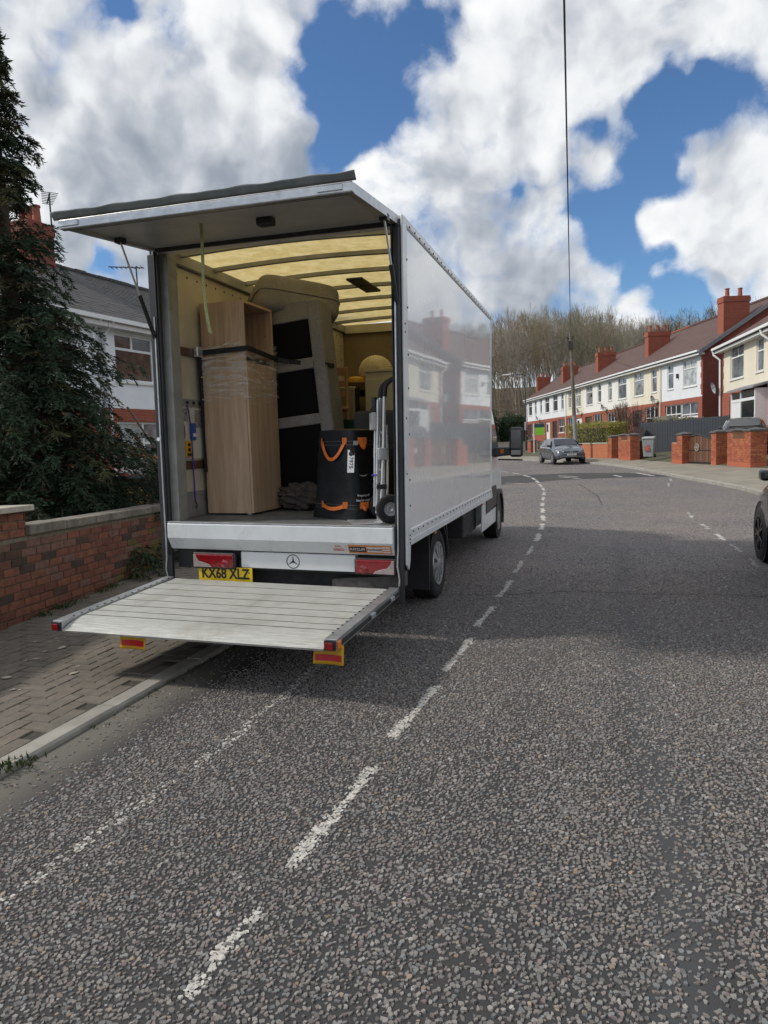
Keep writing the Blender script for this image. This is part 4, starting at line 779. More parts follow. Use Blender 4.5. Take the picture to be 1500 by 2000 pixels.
mb=MB(); mb.grid(lambda u,v:(.215*(1+.018*math.cos(u*6.2832*40))*math.sin(math.pi*v)*math.cos(u*6.2832),.19*(1+.018*math.cos(u*6.2832*40))*math.cos(math.pi*v),.20+.20*(1+.018*math.cos(u*6.2832*40))*math.sin(math.pi*v)*math.sin(u*6.2832)),160,24).build('paper_shade',m_paper,lt,smooth='all'); MB().lathe([(0,-.195),(.02,-.19),(.024,-.18)],'y',(0,0,.20),12).build('hub',m_brown,lt)
br=VP('yellow_brush','yellow topped round brush with dark bristles lying on the brown table','brush',(-.37,3.05,ZF+1.31)); MB().lathe([(.115,.0),(.12,.05),(.11,.06)],'z',(0,0,0),24).build('bristles',m_brown,br,smooth=True); MB().lathe([(.11,.06),(.105,.10),(.07,.125),(0,.13)],'z',(0,0,0),24).build('brush_head',m_yel,br,smooth=True)
for i,(x,y,w_,h_,mt,lb) in enumerate([(-.36,2.55,.32,1.28,M('beige_board',(.34,.30,.22),.8,var=.1),'beige padded board standing behind the wooden chair'),(-.10,3.0,.20,1.27,M('taupe_board',(.22,.20,.17),.8,var=.1),'taupe padded board standing beside the white cabinet')]):
    q=VP('padded_board',lb,'board',(x,y,ZF)); MB().box((-w_/2,-.04,0),(w_/2,.04,h_)).build('padding',mt,q,bevel=.02); MB().box((w_/2-.0,-.035,0),(w_/2+.03,.035,h_-.02)).build('edge_trim',m_strap,q)
ch=VP('wooden_chair','pine ladder back chair standing behind the upended sofa','chair',(-.36,2.15,ZF+.55),(0,0,R(-70)))
sbm=lambda n,a,b:MB().bar(a,b,.035,.035).build(n,m_pine,ch,bevel=.006)
for y in(-.19,.19): sbm('back_post',(.02,y,0),(-.03,y*.95,.92)); sbm('front_leg',(.38,y,0),(.38,y,.44))
for z in(.62,.74,.87): MB().bar((-.0-.02,-.19,z),(-.0-.02,.19,z),.02,.06 if z<.8 else .09).build('slat',m_pine,ch,bevel=.004)
MB().box((-.02,-.21,.43),(.41,.21,.465)).build('seat',m_pine,ch,bevel=.008)
lb_=VP('packing_chest','dark timber chest under the pine chair, mostly hidden by the sofa','chest',(-.33,2.15,ZF)); MB().box((-.3,-.30,0),(.28,.30,.54)).build('chest_body',m_brown,lb_,bevel=.005); MB().box((-.305,-.305,.50),(.285,.305,.55)).build('chest_lid',m_brown,lb_,bevel=.005)
ga=VP('grey_pouffe','dark grey tweed armchair behind the black bag','armchair',(.42,1.42,ZF)); MB().box((-.30,-.30,0),(.34,.34,.62)).build('seat_base',m_tweed,ga,bevel=.05,seg=4); MB().box((-.22,-.14,.58),(.34,.12,.945)).build('backrest',m_tweed,ga,bevel=.06,seg=4)
ga.name='armchair'
gc=VP('green_crate','dark green crate stacked between sofa and grey armchair','crate',(-.02,1.95,ZF+.0)); MB().box((-.2,-.2,0),(.22,.2,.88)).build('crate_body',m_green,gc,bevel=.008)
for z in(.2,.42,.64,.84): MB().box((-.206,-.206,z),(.226,.206,z+.025)).build('crate_rib',m_green,gc,bevel=.003)
# ------------------------------------------------------------------ LEFT GARDEN WALL
def brick_mats(pre,cols,dirtc=(.05,.045,.035)):
    r=[]
    for i,c in enumerate(cols):
        m=M('%s_%d'%(pre,i),c,.9,var=.28,scale=16,world=True,bump=.5,bs=130,dirt=.5,dirtc=dirtc,dscale=9); me=tile_mesh('brick',.014); me.materials.append(m); r.append(me)
    return r
bm_old=brick_mats('old_brick',[(.20,.075,.05),(.165,.062,.042),(.23,.09,.052),(.095,.052,.038),(.07,.046,.036),(.20,.105,.078),(.17,.115,.042),(.14,.11,.035)])
m_mortar=M('old_mortar',(.22,.19,.14),.95,var=.3,scale=30,world=True,bump=.5,bs=120,dirt=.5,dirtc=(.09,.085,.05),dscale=6)
E3=Vector((-.182,.983,-.022)).normalized(); NO=Vector((.983,.182,0)).normalized(); UP=NO.cross(E3).normalized()
O3=Vector((-2.51,-.35,.02))
def wl(s,h,o=0): return O3+E3*s+UP*h+NO*o
wall=T('garden_wall','low weathered red brick garden wall with stone coping below the conifer','wall',(0,0,0))
def wslab(name,s0,s1,h0,h1,o0,o1,mat,par,bevel=0): return MB().hexa([wl(s0,h0,o1),wl(s1,h0,o1),wl(s1,h0,o0),wl(s0,h0,o0),wl(s0,h1,o1),wl(s1,h1,o1),wl(s1,h1,o0),wl(s0,h1,o0)]).build(name,mat,par,bevel=bevel)
wslab('mortar_core',-4,9,-.1,.80,-.24,-.012,m_mortar,wall)
BL,BH,J=.225,.0765,.010
def bricks(par,s0,s1,h0,h1,o_,n_obj,name='brick'):
    lst=[]; r=0; h=h0
    while h+BH-J<=h1+.005:
        s=s0-(0 if r%2 else BL/2)+ (.037 if r%3==2 else 0)
        while s<s1:
            a,b=max(s,s0),min(s+BL-J,s1)
            if b-a>.04: lst.append((a,b,h,h+BH-J,r))
            s+=BL
        h+=BH; r+=1
    return lst
lst=bricks(wall,-3.9,8.9,.0,.80,0,0); lst.sort(key=lambda b:abs((b[0]+b[1])/2-1.6))
rest=MB()
for i,(a,b,h0,h1,r) in enumerate(lst):
    s=(a+b)/2; dp=.012+rnd.uniform(.0,.005)
    if i<290:
        c=wl(s,(h0+h1)/2,-.012); rot=Matrix((E3*(b-a),UP*(h1-h0),NO*dp)).transposed().to_4x4(); rot.translation=c; q=rnd.random()
        moss=max(0,min(1,(s-1.9)/.8))*max(0,1-(h0-.15)/.55) if h0<.7 else 0
        if r==0: k=1
        elif q<moss: k=rnd.choice((6,7))
        elif rnd.random()<.17: k=rnd.choice((3,4))
        elif h0>.55 and s<1.1: k=rnd.choice((5,5,0,3))
        else: k=rnd.choice((0,0,1,2,2,5))
        put('brick',bm_old[k],wall,rot@Matrix.Rotation(rnd.gauss(0,.006),4,'Z'))
    else: rest.hexa([wl(a,h0,0),wl(b,h0,0),wl(b,h0,-.012),wl(a,h0,-.012),wl(a,h1,0),wl(b,h1,0),wl(b,h1,-.012),wl(a,h1,-.012)])
stuff(rest.build('brick_field',bm_old[0].materials[0],wall,fix=False))
s=.405
while s<8.8:
    d=rnd.uniform(.55,.75); o=wslab('coping_stone',s,s+d-.008,.80,.892+rnd.uniform(-.006,.006),-.27,.035,m_stone,wall,.012); s+=d
s=-.09
while s>-3.9: d=rnd.uniform(.55,.75); wslab('coping_stone',s-d,s-.008,.80,.892,-.27,.035,m_stone,wall,.012); s-=d
pier=T('brick_pier','red brick gate pier with pale concrete cap rising from the old garden wall','pier',wl(.155,.8,-.12)); pm=Matrix.Translation(-wl(.155,.8,-.12))
def pch(o): o.matrix_basis=pm@o.matrix_basis; return o
pch(wslab('mortar_core',-.065,.375,.79,1.02,-.32,-.012,m_mortar,pier))
for r in range(3):
    h=.80+r*BH
    for (a,b) in ((-.075,.045),(.055,.27),(.28,.385)) if r%2 else ((-.075,.14),(.15,.365),(.372,.386)):
        if b-a<.05: continue
        rot=Matrix((E3*(b-a),UP*(BH-J),NO*.015)).transposed().to_4x4(); rot.translation=wl((a+b)/2,h+.033,-.012)-wl(.155,.8,-.12); put('brick',bm_old[rnd.choice((0,1,2))],pier,rot)
    for k in range(3):
        a=-.31+k*.105; rot=Matrix((NO*-.10,UP*(BH-J),E3*.012)).transposed().to_4x4(); rot.translation=wl(.375,h+.033,a+.05)-wl(.155,.8,-.12); put('brick',bm_old[rnd.choice((0,1,3))],pier,rot)
pch(wslab('pier_cap',-.135,.45,1.03,1.085,-.39,.06,m_cap,pier,.008)); 
# weeds along the foot of the wall and a tuft on the kerb
def leafquads(pts,dirs,l,w_,rs):
    n=len(pts); d=dirs/np.linalg.norm(dirs,axis=1)[:,None]; q=rs.normal(size=(n,3)); x=np.cross(d,q); x/=np.linalg.norm(x,axis=1)[:,None]+1e-9
    l=np.broadcast_to(l,n)[:,None]; w_=np.broadcast_to(w_,n)[:,None]
    V=np.stack([pts,pts+d*l*.45+x*w_/2,pts+d*l,pts+d*l*.45-x*w_/2],1).reshape(-1,3); return V,(np.arange(n)*4)[:,None]+np.arange(4)[None]
def leaf_mat(name,trans=.25,rough=.6):
    m,t,b=newmat(name); at=t.new('ShaderNodeAttribute',attribute_name='col'); t.put(at.outputs['Color'],b.inputs['Base Color']); setp(b,Roughness=rough); b.inputs['Specular IOR Level'].default_value=.25
    tr=t.new('ShaderNodeBsdfTranslucent'); t.put(at.outputs['Color'],tr.inputs[0]); mx=t.new('ShaderNodeMixShader'); mx.inputs[0].default_value=trans; t.l.new(b.outputs[0],mx.inputs[1]); t.l.new(tr.outputs[0],mx.inputs[2]); t.l.new(mx.outputs[0],t.n['Material Output'].inputs[0]); return m
m_leaf=leaf_mat('foliage')
def weeds(name,spots,par,c=(.05,.085,.025)):
    rs=np.random.RandomState(5); PP=[];DD=[];LL=[];CC=[]
    for (x,y,z),n,h in spots:
        PP.append(np.c_[x+rs.normal(0,.05,n),y+rs.normal(0,.05,n),np.full(n,z)]); DD.append(np.c_[rs.normal(0,.5,n),rs.normal(0,.5,n),rs.uniform(.5,1.2,n)]); LL.append(rs.uniform(.4,1,n)*h); CC.append(np.array([c])*rs.uniform(.5,1.4,(n,1)))
    V,F=leafquads(np.concatenate(PP),np.concatenate(DD),np.concatenate(LL),.012,rs); return stuff(link(name,np_mesh(name,V,[F],np.repeat(np.concatenate(CC),4,axis=0)),m_leaf,par))
sp_=[]
for s,n,h in [(.45,60,.06),(.75,70,.07),(.95,40,.05),(1.5,50,.05),(1.75,70,.06),(2.3,70,.11),(2.42,50,.14),(1.15,30,.04),(2.9,40,.06)]: p=wl(s,0,.06); sp_.append(((p.x,p.y,.036),n,h))
weeds('wall_foot_weeds',sp_,paveL)
weeds('gutter_grass',[((-.255,-2.5,.02),90,.06)]+[((-.235,-1.9+i*.24,.002),26,.02) for i in range(14)],kerbL,(.045,.062,.02))
# ------------------------------------------------------------------ CONIFER
def conifer():
    rs=np.random.RandomState(11); H=7.4; P=[];Dn=[];Ln=[];Wd=[];Cc=[]; tw=MB()
    nb=1150
    for i in range(nb):
        h=.35+(H-.5)*(i/nb)**1.30; az=i*2.39996+rs.normal(0,.25); f=h/H; Rr=((.72+(3.9-h)*.48) if h<3.9 else (.60*(1-(h-3.9)/3.4)+.08))*rs.uniform(.62,1.12)*(1+.16*np.sin(h*4.3+az*2))
        if rs.rand()<(.12 if h<3.4 else .35 if h<4.2 else .55): continue
        if rs.rand()<.12: Rr*=1.18
        out=np.array([np.cos(az),np.sin(az),0]); up=.10+.30*f
        ns=max(4,int(Rr*9)); side=np.array([-out[1],out[0],0]); pts=[]
        for k in range(ns+1):
            u=k/ns; z=h+Rr*(up*u-.34*u*u)+.02*rs.normal(); q=out*Rr*u+side*(.10*Rr*np.sin(u*2.6+i)); pts.append(np.array([q[0],q[1],z]))
        if i%3==0: tw.tube([Vector(p) for p in pts[::max(1,ns//4)]],[.022*(1-f*.6)*(1-.85*j/len(pts[::max(1,ns//4)])) for j in range(len(pts[::max(1,ns//4)]))],4,False)
        tint=np.array([.024,.042,.022]) if rs.rand()<.72 else np.array([.048,.048,.022]); tint=tint*rs.uniform(.6,1.35)
        for k in range(max(1,int(ns*.30)),ns+1):
            u=k/ns; p=pts[k]; d=pts[k]-pts[k-1]; d/=np.linalg.norm(d)
            for sg in(-1,1,0):
                if sg==0 and k<ns and rs.rand()<.6: continue
                t_=d*.75+side*sg*rs.uniform(.5,.95)+np.array([0,0,-.30+rs.normal(0,.22)]); t_/=np.linalg.norm(t_); tl=rs.uniform(.16,.34)*(1.15-.5*u)*(1-.45*f); nbk=7
                j=np.arange(nbk)/nbk; base=p[None]+t_[None]*(j*tl)[:,None]+np.array([0,0,-.06])*(j**2)[:,None]
                for s2 in(-1,1):
                    bd=t_[None]+s2*.75*np.cross(t_,[0,0,1])[None]+rs.normal(0,.25,(nbk,3)); P.append(base); Dn.append(bd); Ln.append(rs.uniform(.05,.095,nbk)); Wd.append(rs.uniform(.014,.024,nbk)); Cc.append(np.tile(tint*(1.0+.35*(u>.85)),(nbk,1))*rs.uniform(.75,1.3,(nbk,1)))
    P=np.concatenate(P);Dn=np.concatenate(Dn); V,F=leafquads(P,Dn,np.concatenate(Ln),np.concatenate(Wd),rs)
    t_=T('conifer_tree','large dark green conifer with drooping sprays behind the garden wall','tree',(-5.16,2.7,0))
    link('crown',np_mesh('crown',V,[F],np.repeat(np.concatenate(Cc),4,axis=0)),leaf_mat('conifer_needles',.12,.7),t_)
    tk=MB().tube([(0,0,-.1),(.03,.02,1.5),(-.02,.03,3.5),(.02,0,5.5),(0,0,7.5)],[.17,.15,.11,.06,.012],10).build('trunk',M('conifer_bark',(.06,.04,.03),.95,var=.3,scale=12,bump=.6,bs=30),t_,smooth=True); stuff(tw.build('branch_wood',tk.data.materials[0],t_,fix=False))
conifer()
# ------------------------------------------------------------------ HOUSES
m_upvc=M('white_upvc',(.76,.77,.77),.35,var=.04); m_sill=M('white_sill',(.70,.70,.68),.5,var=.06)
m_rendw=M('white_render',(.70,.72,.74),.9,var=.06,scale=1.5,bump=.2,bs=70,dirt=.12,dirtc=(.4,.4,.38)); m_rendc=M('cream_render',(.70,.65,.52),.9,var=.06,scale=1.5,bump=.2,bs=70,dirt=.15,dirtc=(.45,.42,.34)); m_rendp=M('pale_render',(.74,.73,.68),.9,var=.06,scale=1.5,bump=.2,bs=70,dirt=.12,dirtc=(.45,.42,.38)); m_rendl=M('grey_white_render',(.82,.85,.88),.9,var=.06,scale=1.5,bump=.25,bs=60,dirt=.15,dirtc=(.3,.32,.33))
def brick_tex(name,c1,c2,mort,sc_=1.0):
    m,t,b=newmat(name); v=t.obj(); s=t.sep(v); uv=t.comb(t.math('ADD',s[0],s[1]),s[2],0)
    n=t.new('ShaderNodeTexBrick'); t.put(uv,n.inputs['Vector']); n.inputs['Scale'].default_value=1; n.inputs['Brick Width'].default_value=.225*sc_; n.inputs['Row Height'].default_value=.075*sc_; n.inputs['Mortar Size'].default_value=.006; t.put(c1,n.inputs['Color1']); t.put(c2,n.inputs['Color2']); t.put(mort,n.inputs['Mortar']); n.inputs['Bias'].default_value=-.2
    c=t.mix(t.rng(t.noise(v,2.5,5,.6),.3,.7,0,.35),n.outputs[0],tuple(x*.75 for x in c1)); t.put(c,b.inputs['Base Color']); setp(b,Roughness=.9); t.put(t.bump(n.outputs['Fac'],-.25,.006),b.inputs['Normal']); return m
m_brickt=brick_tex('red_facing_brick',(.33,.080,.045),(.26,.06,.035),(.27,.17,.12)); m_brickg=brick_tex('shade_toned_brick',(.24,.055,.04),(.19,.045,.035),(.20,.12,.09))  # gable brick: facing brick darkened, with the gable's shade put into its colour
def roof_mat(name,c,c2,row):
    m,t,b=newmat(name); v=t.obj(); s=t.sep(v); u=t.math('FRACT',t.math('DIVIDE',s[1],row)); n=t.noise(v,2.2,6,.65)
    cc=t.mix(t.rng(n,.3,.7),c,c2); cc=t.mix(t.rng(u,.86,.98,0,.55),cc,(.02,.016,.015)); col_=t.noise(t.comb(t.math('FLOOR',t.math('DIVIDE',s[0],.30)),t.math('FLOOR',t.math('DIVIDE',s[1],row)),0),7.3,1); cc=t.mix(t.rng(col_,.35,.65,0,.3),cc,tuple(x*.6 for x in c2))
    t.put(cc,b.inputs['Base Color']); setp(b,Roughness=.85); h=t.math('ADD',t.math('MULTIPLY',u,-.02),t.math('MULTIPLY',t.math('SINE',t.math('MULTIPLY',s[0],21)),.008)); t.put(t.bump(h,1,1),b.inputs['Normal']); return m
m_tile=roof_mat('brown_roof_tiles',(.085,.045,.038),(.12,.07,.058),.30)
m_slate=M('slate',(.075,.072,.075),.8,var=.3,scale=5,c2=(.05,.05,.045),bump=.2,bs=40,world=True)
glass_m=[M('pane_dark',(.02,.025,.03),.05,var=0,spec=.9,coat=.5),M('pane_curtain',(.26,.27,.28),.12,var=.5,scale=3,c2=(.08,.09,.10),coat=.6),M('pane_pale',(.40,.42,.40),.15,var=.35,scale=4,c2=(.2,.22,.22),coat=.6),M('pane_net',(.14,.16,.18),.1,var=.5,scale=2,c2=(.05,.06,.07),coat=.6),M('pane_brown',(.11,.06,.04),.14,var=.45,scale=5,c2=(.05,.03,.022),coat=.4)]
def front_wall(w_,z0,z1,holes,y=0,rev=.11):
    xs=sorted({0,w_,*[h[0] for h in holes],*[h[1] for h in holes]}); zs=sorted({z0,z1,*[h[2] for h in holes if z0<=h[2]<=z1],*[h[3] for h in holes if z0<=h[3]<=z1]}); mb=MB()
    for a,b in zip(xs,xs[1:]):
        for c,d in zip(zs,zs[1:]):
            if any(h[0]<=a and b<=h[1] and h[2]<=c and d<=h[3] for h in holes): continue
            mb.add([(a,y,c),(b,y,c),(b,y,d),(a,y,d)],[(0,1,2,3)])
    for x0,x1,c,d in holes:
        if d<=z0 or c>=z1: continue
        for P in ([(x0,c),(x0,d)],[(x1,d),(x1,c)],[(x1,c),(x0,c)],[(x0,d),(x1,d)]): mb.add([(P[0][0],y,P[0][1]),(P[1][0],y,P[1][1]),(P[1][0],y+rev,P[1][1]),(P[0][0],y+rev,P[0][1])],[(0,1,2,3)])
    return mb
def window(par,x0,x1,z0,z1,vb=(),hb=(),glass=0,y=.05,fr=.055,name='window',mat=None,sill=True,panes=None):
    mat=mat or m_upvc; mb=MB(); mb.box((x0,y,z0),(x0+fr,y+.06,z1)).box((x1-fr,y,z0),(x1,y+.06,z1)).box((x0+fr,y,z0),(x1-fr,y+.06,z0+fr)).box((x0+fr,y,z1-fr),(x1-fr,y+.06,z1))
    w_=mb.build(name,mat,par)
    hh=[z0+fr]+[z0+(z1-z0)*h for h in hb]+[z1-fr]
    bars=MB()
    for h in hh[1:-1]: bars.box((x0+fr,y+.003,h-.03),(x1-fr,y+.057,h+.03))
    vv=[]
    for v,lo,hi in vb: bars.box((x0+(x1-x0)*v-.03,y+.005,z0+fr+(z1-z0-2*fr)*lo),(x0+(x1-x0)*v+.03,y+.055,z0+fr+(z1-z0-2*fr)*hi))
    if bars.f: bars.build('glazing_bar',mat,w_)
    rows=list(zip(hh,hh[1:]))
    for i,(a,b) in enumerate(rows):
        mid=((a+b)/2-z0-fr)/(z1-z0-2*fr); xs=[x0+fr]+sorted(x0+(x1-x0)*v for v,lo,hi in vb if lo<=mid<=hi)+[x1-fr]
        for j,(c,d) in enumerate(zip(xs,xs[1:])): MB().add([(c,y+.035,a),(d,y+.035,a),(d,y+.035,b),(c,y+.035,b)],[(0,1,2,3)]).build('pane',glass_m[panes[i][j] if panes else glass],w_,fix=False)
    if sill: MB().box((x0-.06,-.05,z0-.06),(x1+.06,y+.01,z0-.001)).build('sill',m_sill,w_)
    return w_
def chimney(par,x0,x1,y0,y1,zb,zt,pots,mat=m_brickt):
    c=MB().box((x0,y0,zb),(x1,y1,zt-.30)).box((x0-.04,y0-.04,zt-.299),(x1+.04,y1+.04,zt-.08)).box((x0-.02,y0-.02,zt-.079),(x1+.02,y1+.02,zt)).build('chimney',mat,par)
    for k in range(pots): yy=y0+(y1-y0)*(k+.5)/pots; MB().lathe([(.13,0),(.115,.05),(.10,.40),(.125,.42),(.12,.46),(.08,.46),(.08,.3)],'z',((x0+x1)/2,yy,zt),14).build('chimney_pot',m_pot,c,smooth=True)
    MB().box((x0-.10,y0-.12,zb+.02),(x1+.10,y0-.005,zb+.10)).build('flashing',m_lead,c); return c
m_pot=M('terracotta',(.30,.09,.055),.85,var=.2,scale=8); m_lead=M('lead_flashing',(.24,.24,.25),.6,var=.15)
def frame(o,X,Y,loc): m=Matrix((Vector(X),Vector(Y),Vector((0,0,1)))).transposed().to_4x4(); m.translation=loc; o.matrix_basis=m; return o
def aerial(par,x,y,z0,z1,ang=0,name='television_aerial'):
    a=MB().tube([(x,y,z0),(x,y,z1)],.025,6); c,s=math.cos(ang),math.sin(ang); a.tube([(x-.25*c,y-.25*s,z1-.05),(x+.9*c,y+.9*s,z1+.02)],.018,6)
    for k in range(8): u=-.2+k*.14; l=.22-.012*k; a.tube([(x+u*c-l*s,y+u*s+l*c,z1-.03),(x+u*c+l*s,y+u*s-l*c,z1-.03)],.01,4)
    return a.build(name,m_dark,par)
def dish(par,x,y,z,r=.28):
    d=MB().lathe([(0,.0),(r*.5,-.02),(r*.85,-.065),(r,-.10)],'y',(x,y-.22,z),20,m=Matrix.Rotation(R(18),4,'X')).build('satellite_dish',M('dish_grey',(.33,.35,.36),.5,var=.1),par,smooth=True); MB().tube([(x,y,z-.05),(x,y-.22,z),(x,y-.5,z-.12)],.015,6).build('dish_arm',m_dark,d); return d
HWD=5.2; EX,EY=Vector((.314,-.9495,0)).normalized(),Vector((.9495,.314,0)).normalized(); H0=Vector((8.63,41.0,.88)); HS=1.12
LAB=['white rendered terraced house at the gable end beside the cream house','cream rendered terraced house next to the white gable end house','off-white terraced house, third along from the brick gable end','off-white terraced house, fourth along from the brick gable end','cream terraced house, fifth along from the brick gable end','pale grey-white terraced house, sixth along from the brick gable end','white terraced house, seventh along from the brick gable end','white terraced house closing the far end of the row by the lamp post']
RM=[m_rendw,m_rendc,m_rendp,m_rendp,m_rendc,m_rendw,m_rendw,m_rendw]
EZ=5.0; RZ=7.7; RY=4.2
for kk in range(8):
    h=T('terraced_house',LAB[kk],'house',group='terraced houses along the bend'); frame(h,EX,EY,H0-EX*HWD*HS*(kk+1)); h.matrix_basis=h.matrix_basis@Matrix.Scale(HS,4); odd=kk%2; fx=lambda a,b:(HWD-b,HWD-a) if odd else (a,b)
    wd=fx(2.84,4.50); nr=fx(.78,1.60); gw=fx(.55,2.6) if kk!=0 else (.50,4.72); dr=fx(3.0,4.7); 
    U=[(*wd,3.16,4.68),(*nr,3.20,4.66)]
    front_wall(HWD,2.52,EZ,U).build('rendered_wall',RM[kk],h)
    gh=[(*gw,1.05,2.30),(*dr,.0,2.2)] if kk else [(.50,4.72,1.45,2.25)]
    front_wall(HWD,-.8,2.52,gh,y=-.02).build('brick_wall',m_brickt,h)
    if kk==0:
        for z in [2.6+i*.3 for i in range(8)]: MB().box((5.2-.16-(.07 if int(z*10)%2 else 0),-.012,z),(5.203,.05,z+.29)).build('quoin',m_brickt,h)
    window(h,*wd,3.16,4.68,[(.5,.66,1)],[.67],[2,1,3,1,2,0,0,0][kk]); window(h,*nr,3.20,4.66,[],[.64],[3,3,1,3,1,3,3,0][kk])
    if kk: window(h,*gw,1.05,2.30,[(.33,.4,1),(.66,0,1)],[.45],0); o=MB().box((dr[0]+.02,.06,0),(dr[1]-.02,.09,2.18)).build('front_door',[m_upvc,m_dark,m_dark,m_brown,m_upvc,m_dark,m_upvc,m_dark][kk],h); MB().box((dr[0]+.2,.05,1.2),(dr[1]-.9,.062,2.0)).build('door_pane',glass_m[0],o)
    else: window(h,.50,2.55,1.45,2.25,[(.33,0,1),(.66,0,1)],[.3],0); window(h,2.62,4.72,1.45,2.25,[(.5,0,1)],[.2],3)
    x1=HWD+(.25 if kk==0 else 0); x0=-(.2 if kk==7 else 0); rf=MB()
    rf.hexa([(x0,-.32,EZ-.17),(x1,-.32,EZ-.17),(x1,RY,RZ-.0),(x0,RY,RZ-.0),(x0,-.32,EZ-.07),(x1,-.32,EZ-.07),(x1,RY,RZ+.10),(x0,RY,RZ+.10)]); rf.hexa([(x0,RY,RZ),(x1,RY,RZ),(x1,2*RY+.3,EZ-.17),(x0,2*RY+.3,EZ-.17),(x0,RY,RZ+.10),(x1,RY,RZ+.10),(x1,2*RY+.3,EZ-.07),(x0,2*RY+.3,EZ-.07)])
    r_=rf.build('roof',m_tile,h); MB().bar((x0,RY,RZ+.12),(x1,RY,RZ+.12),.22,.10).build('ridge_tiles',m_pot if kk in(2,) else m_tile,r_)
    MB().box((x0,-.43,EZ-.13),(x1-.05,-.33,EZ-.03)).build('gutter',m_upvc,r_); MB().box((x0,-.325,EZ-.28),(x1-.05,.0,EZ-.18)).build('soffit',m_sill,r_)
    MB().box((0,2*RY-.1,-.8),(HWD,2*RY,EZ)).build('back_wall',m_brickg,h)
    if kk in(0,7):
        xg=HWD if kk==0 else 0; MB().poly([(xg,0,-.8),(xg,2*RY,-.8),(xg,2*RY,EZ),(xg,RY,RZ),(xg,0,EZ)],vec=(-.1 if kk==0 else .1,0,0)).build('gable_wall',m_brickg if kk==0 else m_rendw,h)
    if kk==0: MB().hexa([(x1,-.34,EZ-.30),(x1+.03,-.34,EZ-.30),(x1+.03,RY,RZ-.1),(x1,RY,RZ-.1),(x1,-.34,EZ-.05),(x1+.03,-.34,EZ-.05),(x1+.03,RY,RZ+.14),(x1,RY,RZ+.14)]).build('bargeboard',m_lead,r_)
    if kk in(1,3,5,7): 
        slope=(RZ-EZ+.17)/(RY+.32); chimney(h,-.30,.30,1.15,2.65,EZ+.2,7.5,3)
    if kk==0: chimney(h,HWD-.62,HWD+.02,1.1,2.5,EZ+.2,7.75,2)
    if kk in(1,4): MB().tube([(HWD-.1 if kk==1 else .1,-.08,EZ-.2),(HWD-.1 if kk==1 else .1,-.08,0)],.04,8).build('downpipe',m_rendp,h)
    if kk==7: MB().tube([(.0,-.38,EZ-.15),(.05,-.1,EZ-.6),(.05,-.08,0)],.05,8).build('downpipe',m_upvc,h)
    if kk in(1,2,4,6): dish(h,[0,4.6,.5,0,4.7,0,.6,0][kk],-.02,2.75)
    if kk in(0,3): MB().box((2.2,-.12,3.75),(2.32,-.02,4.0)).build('alarm_box',m_dark,h)
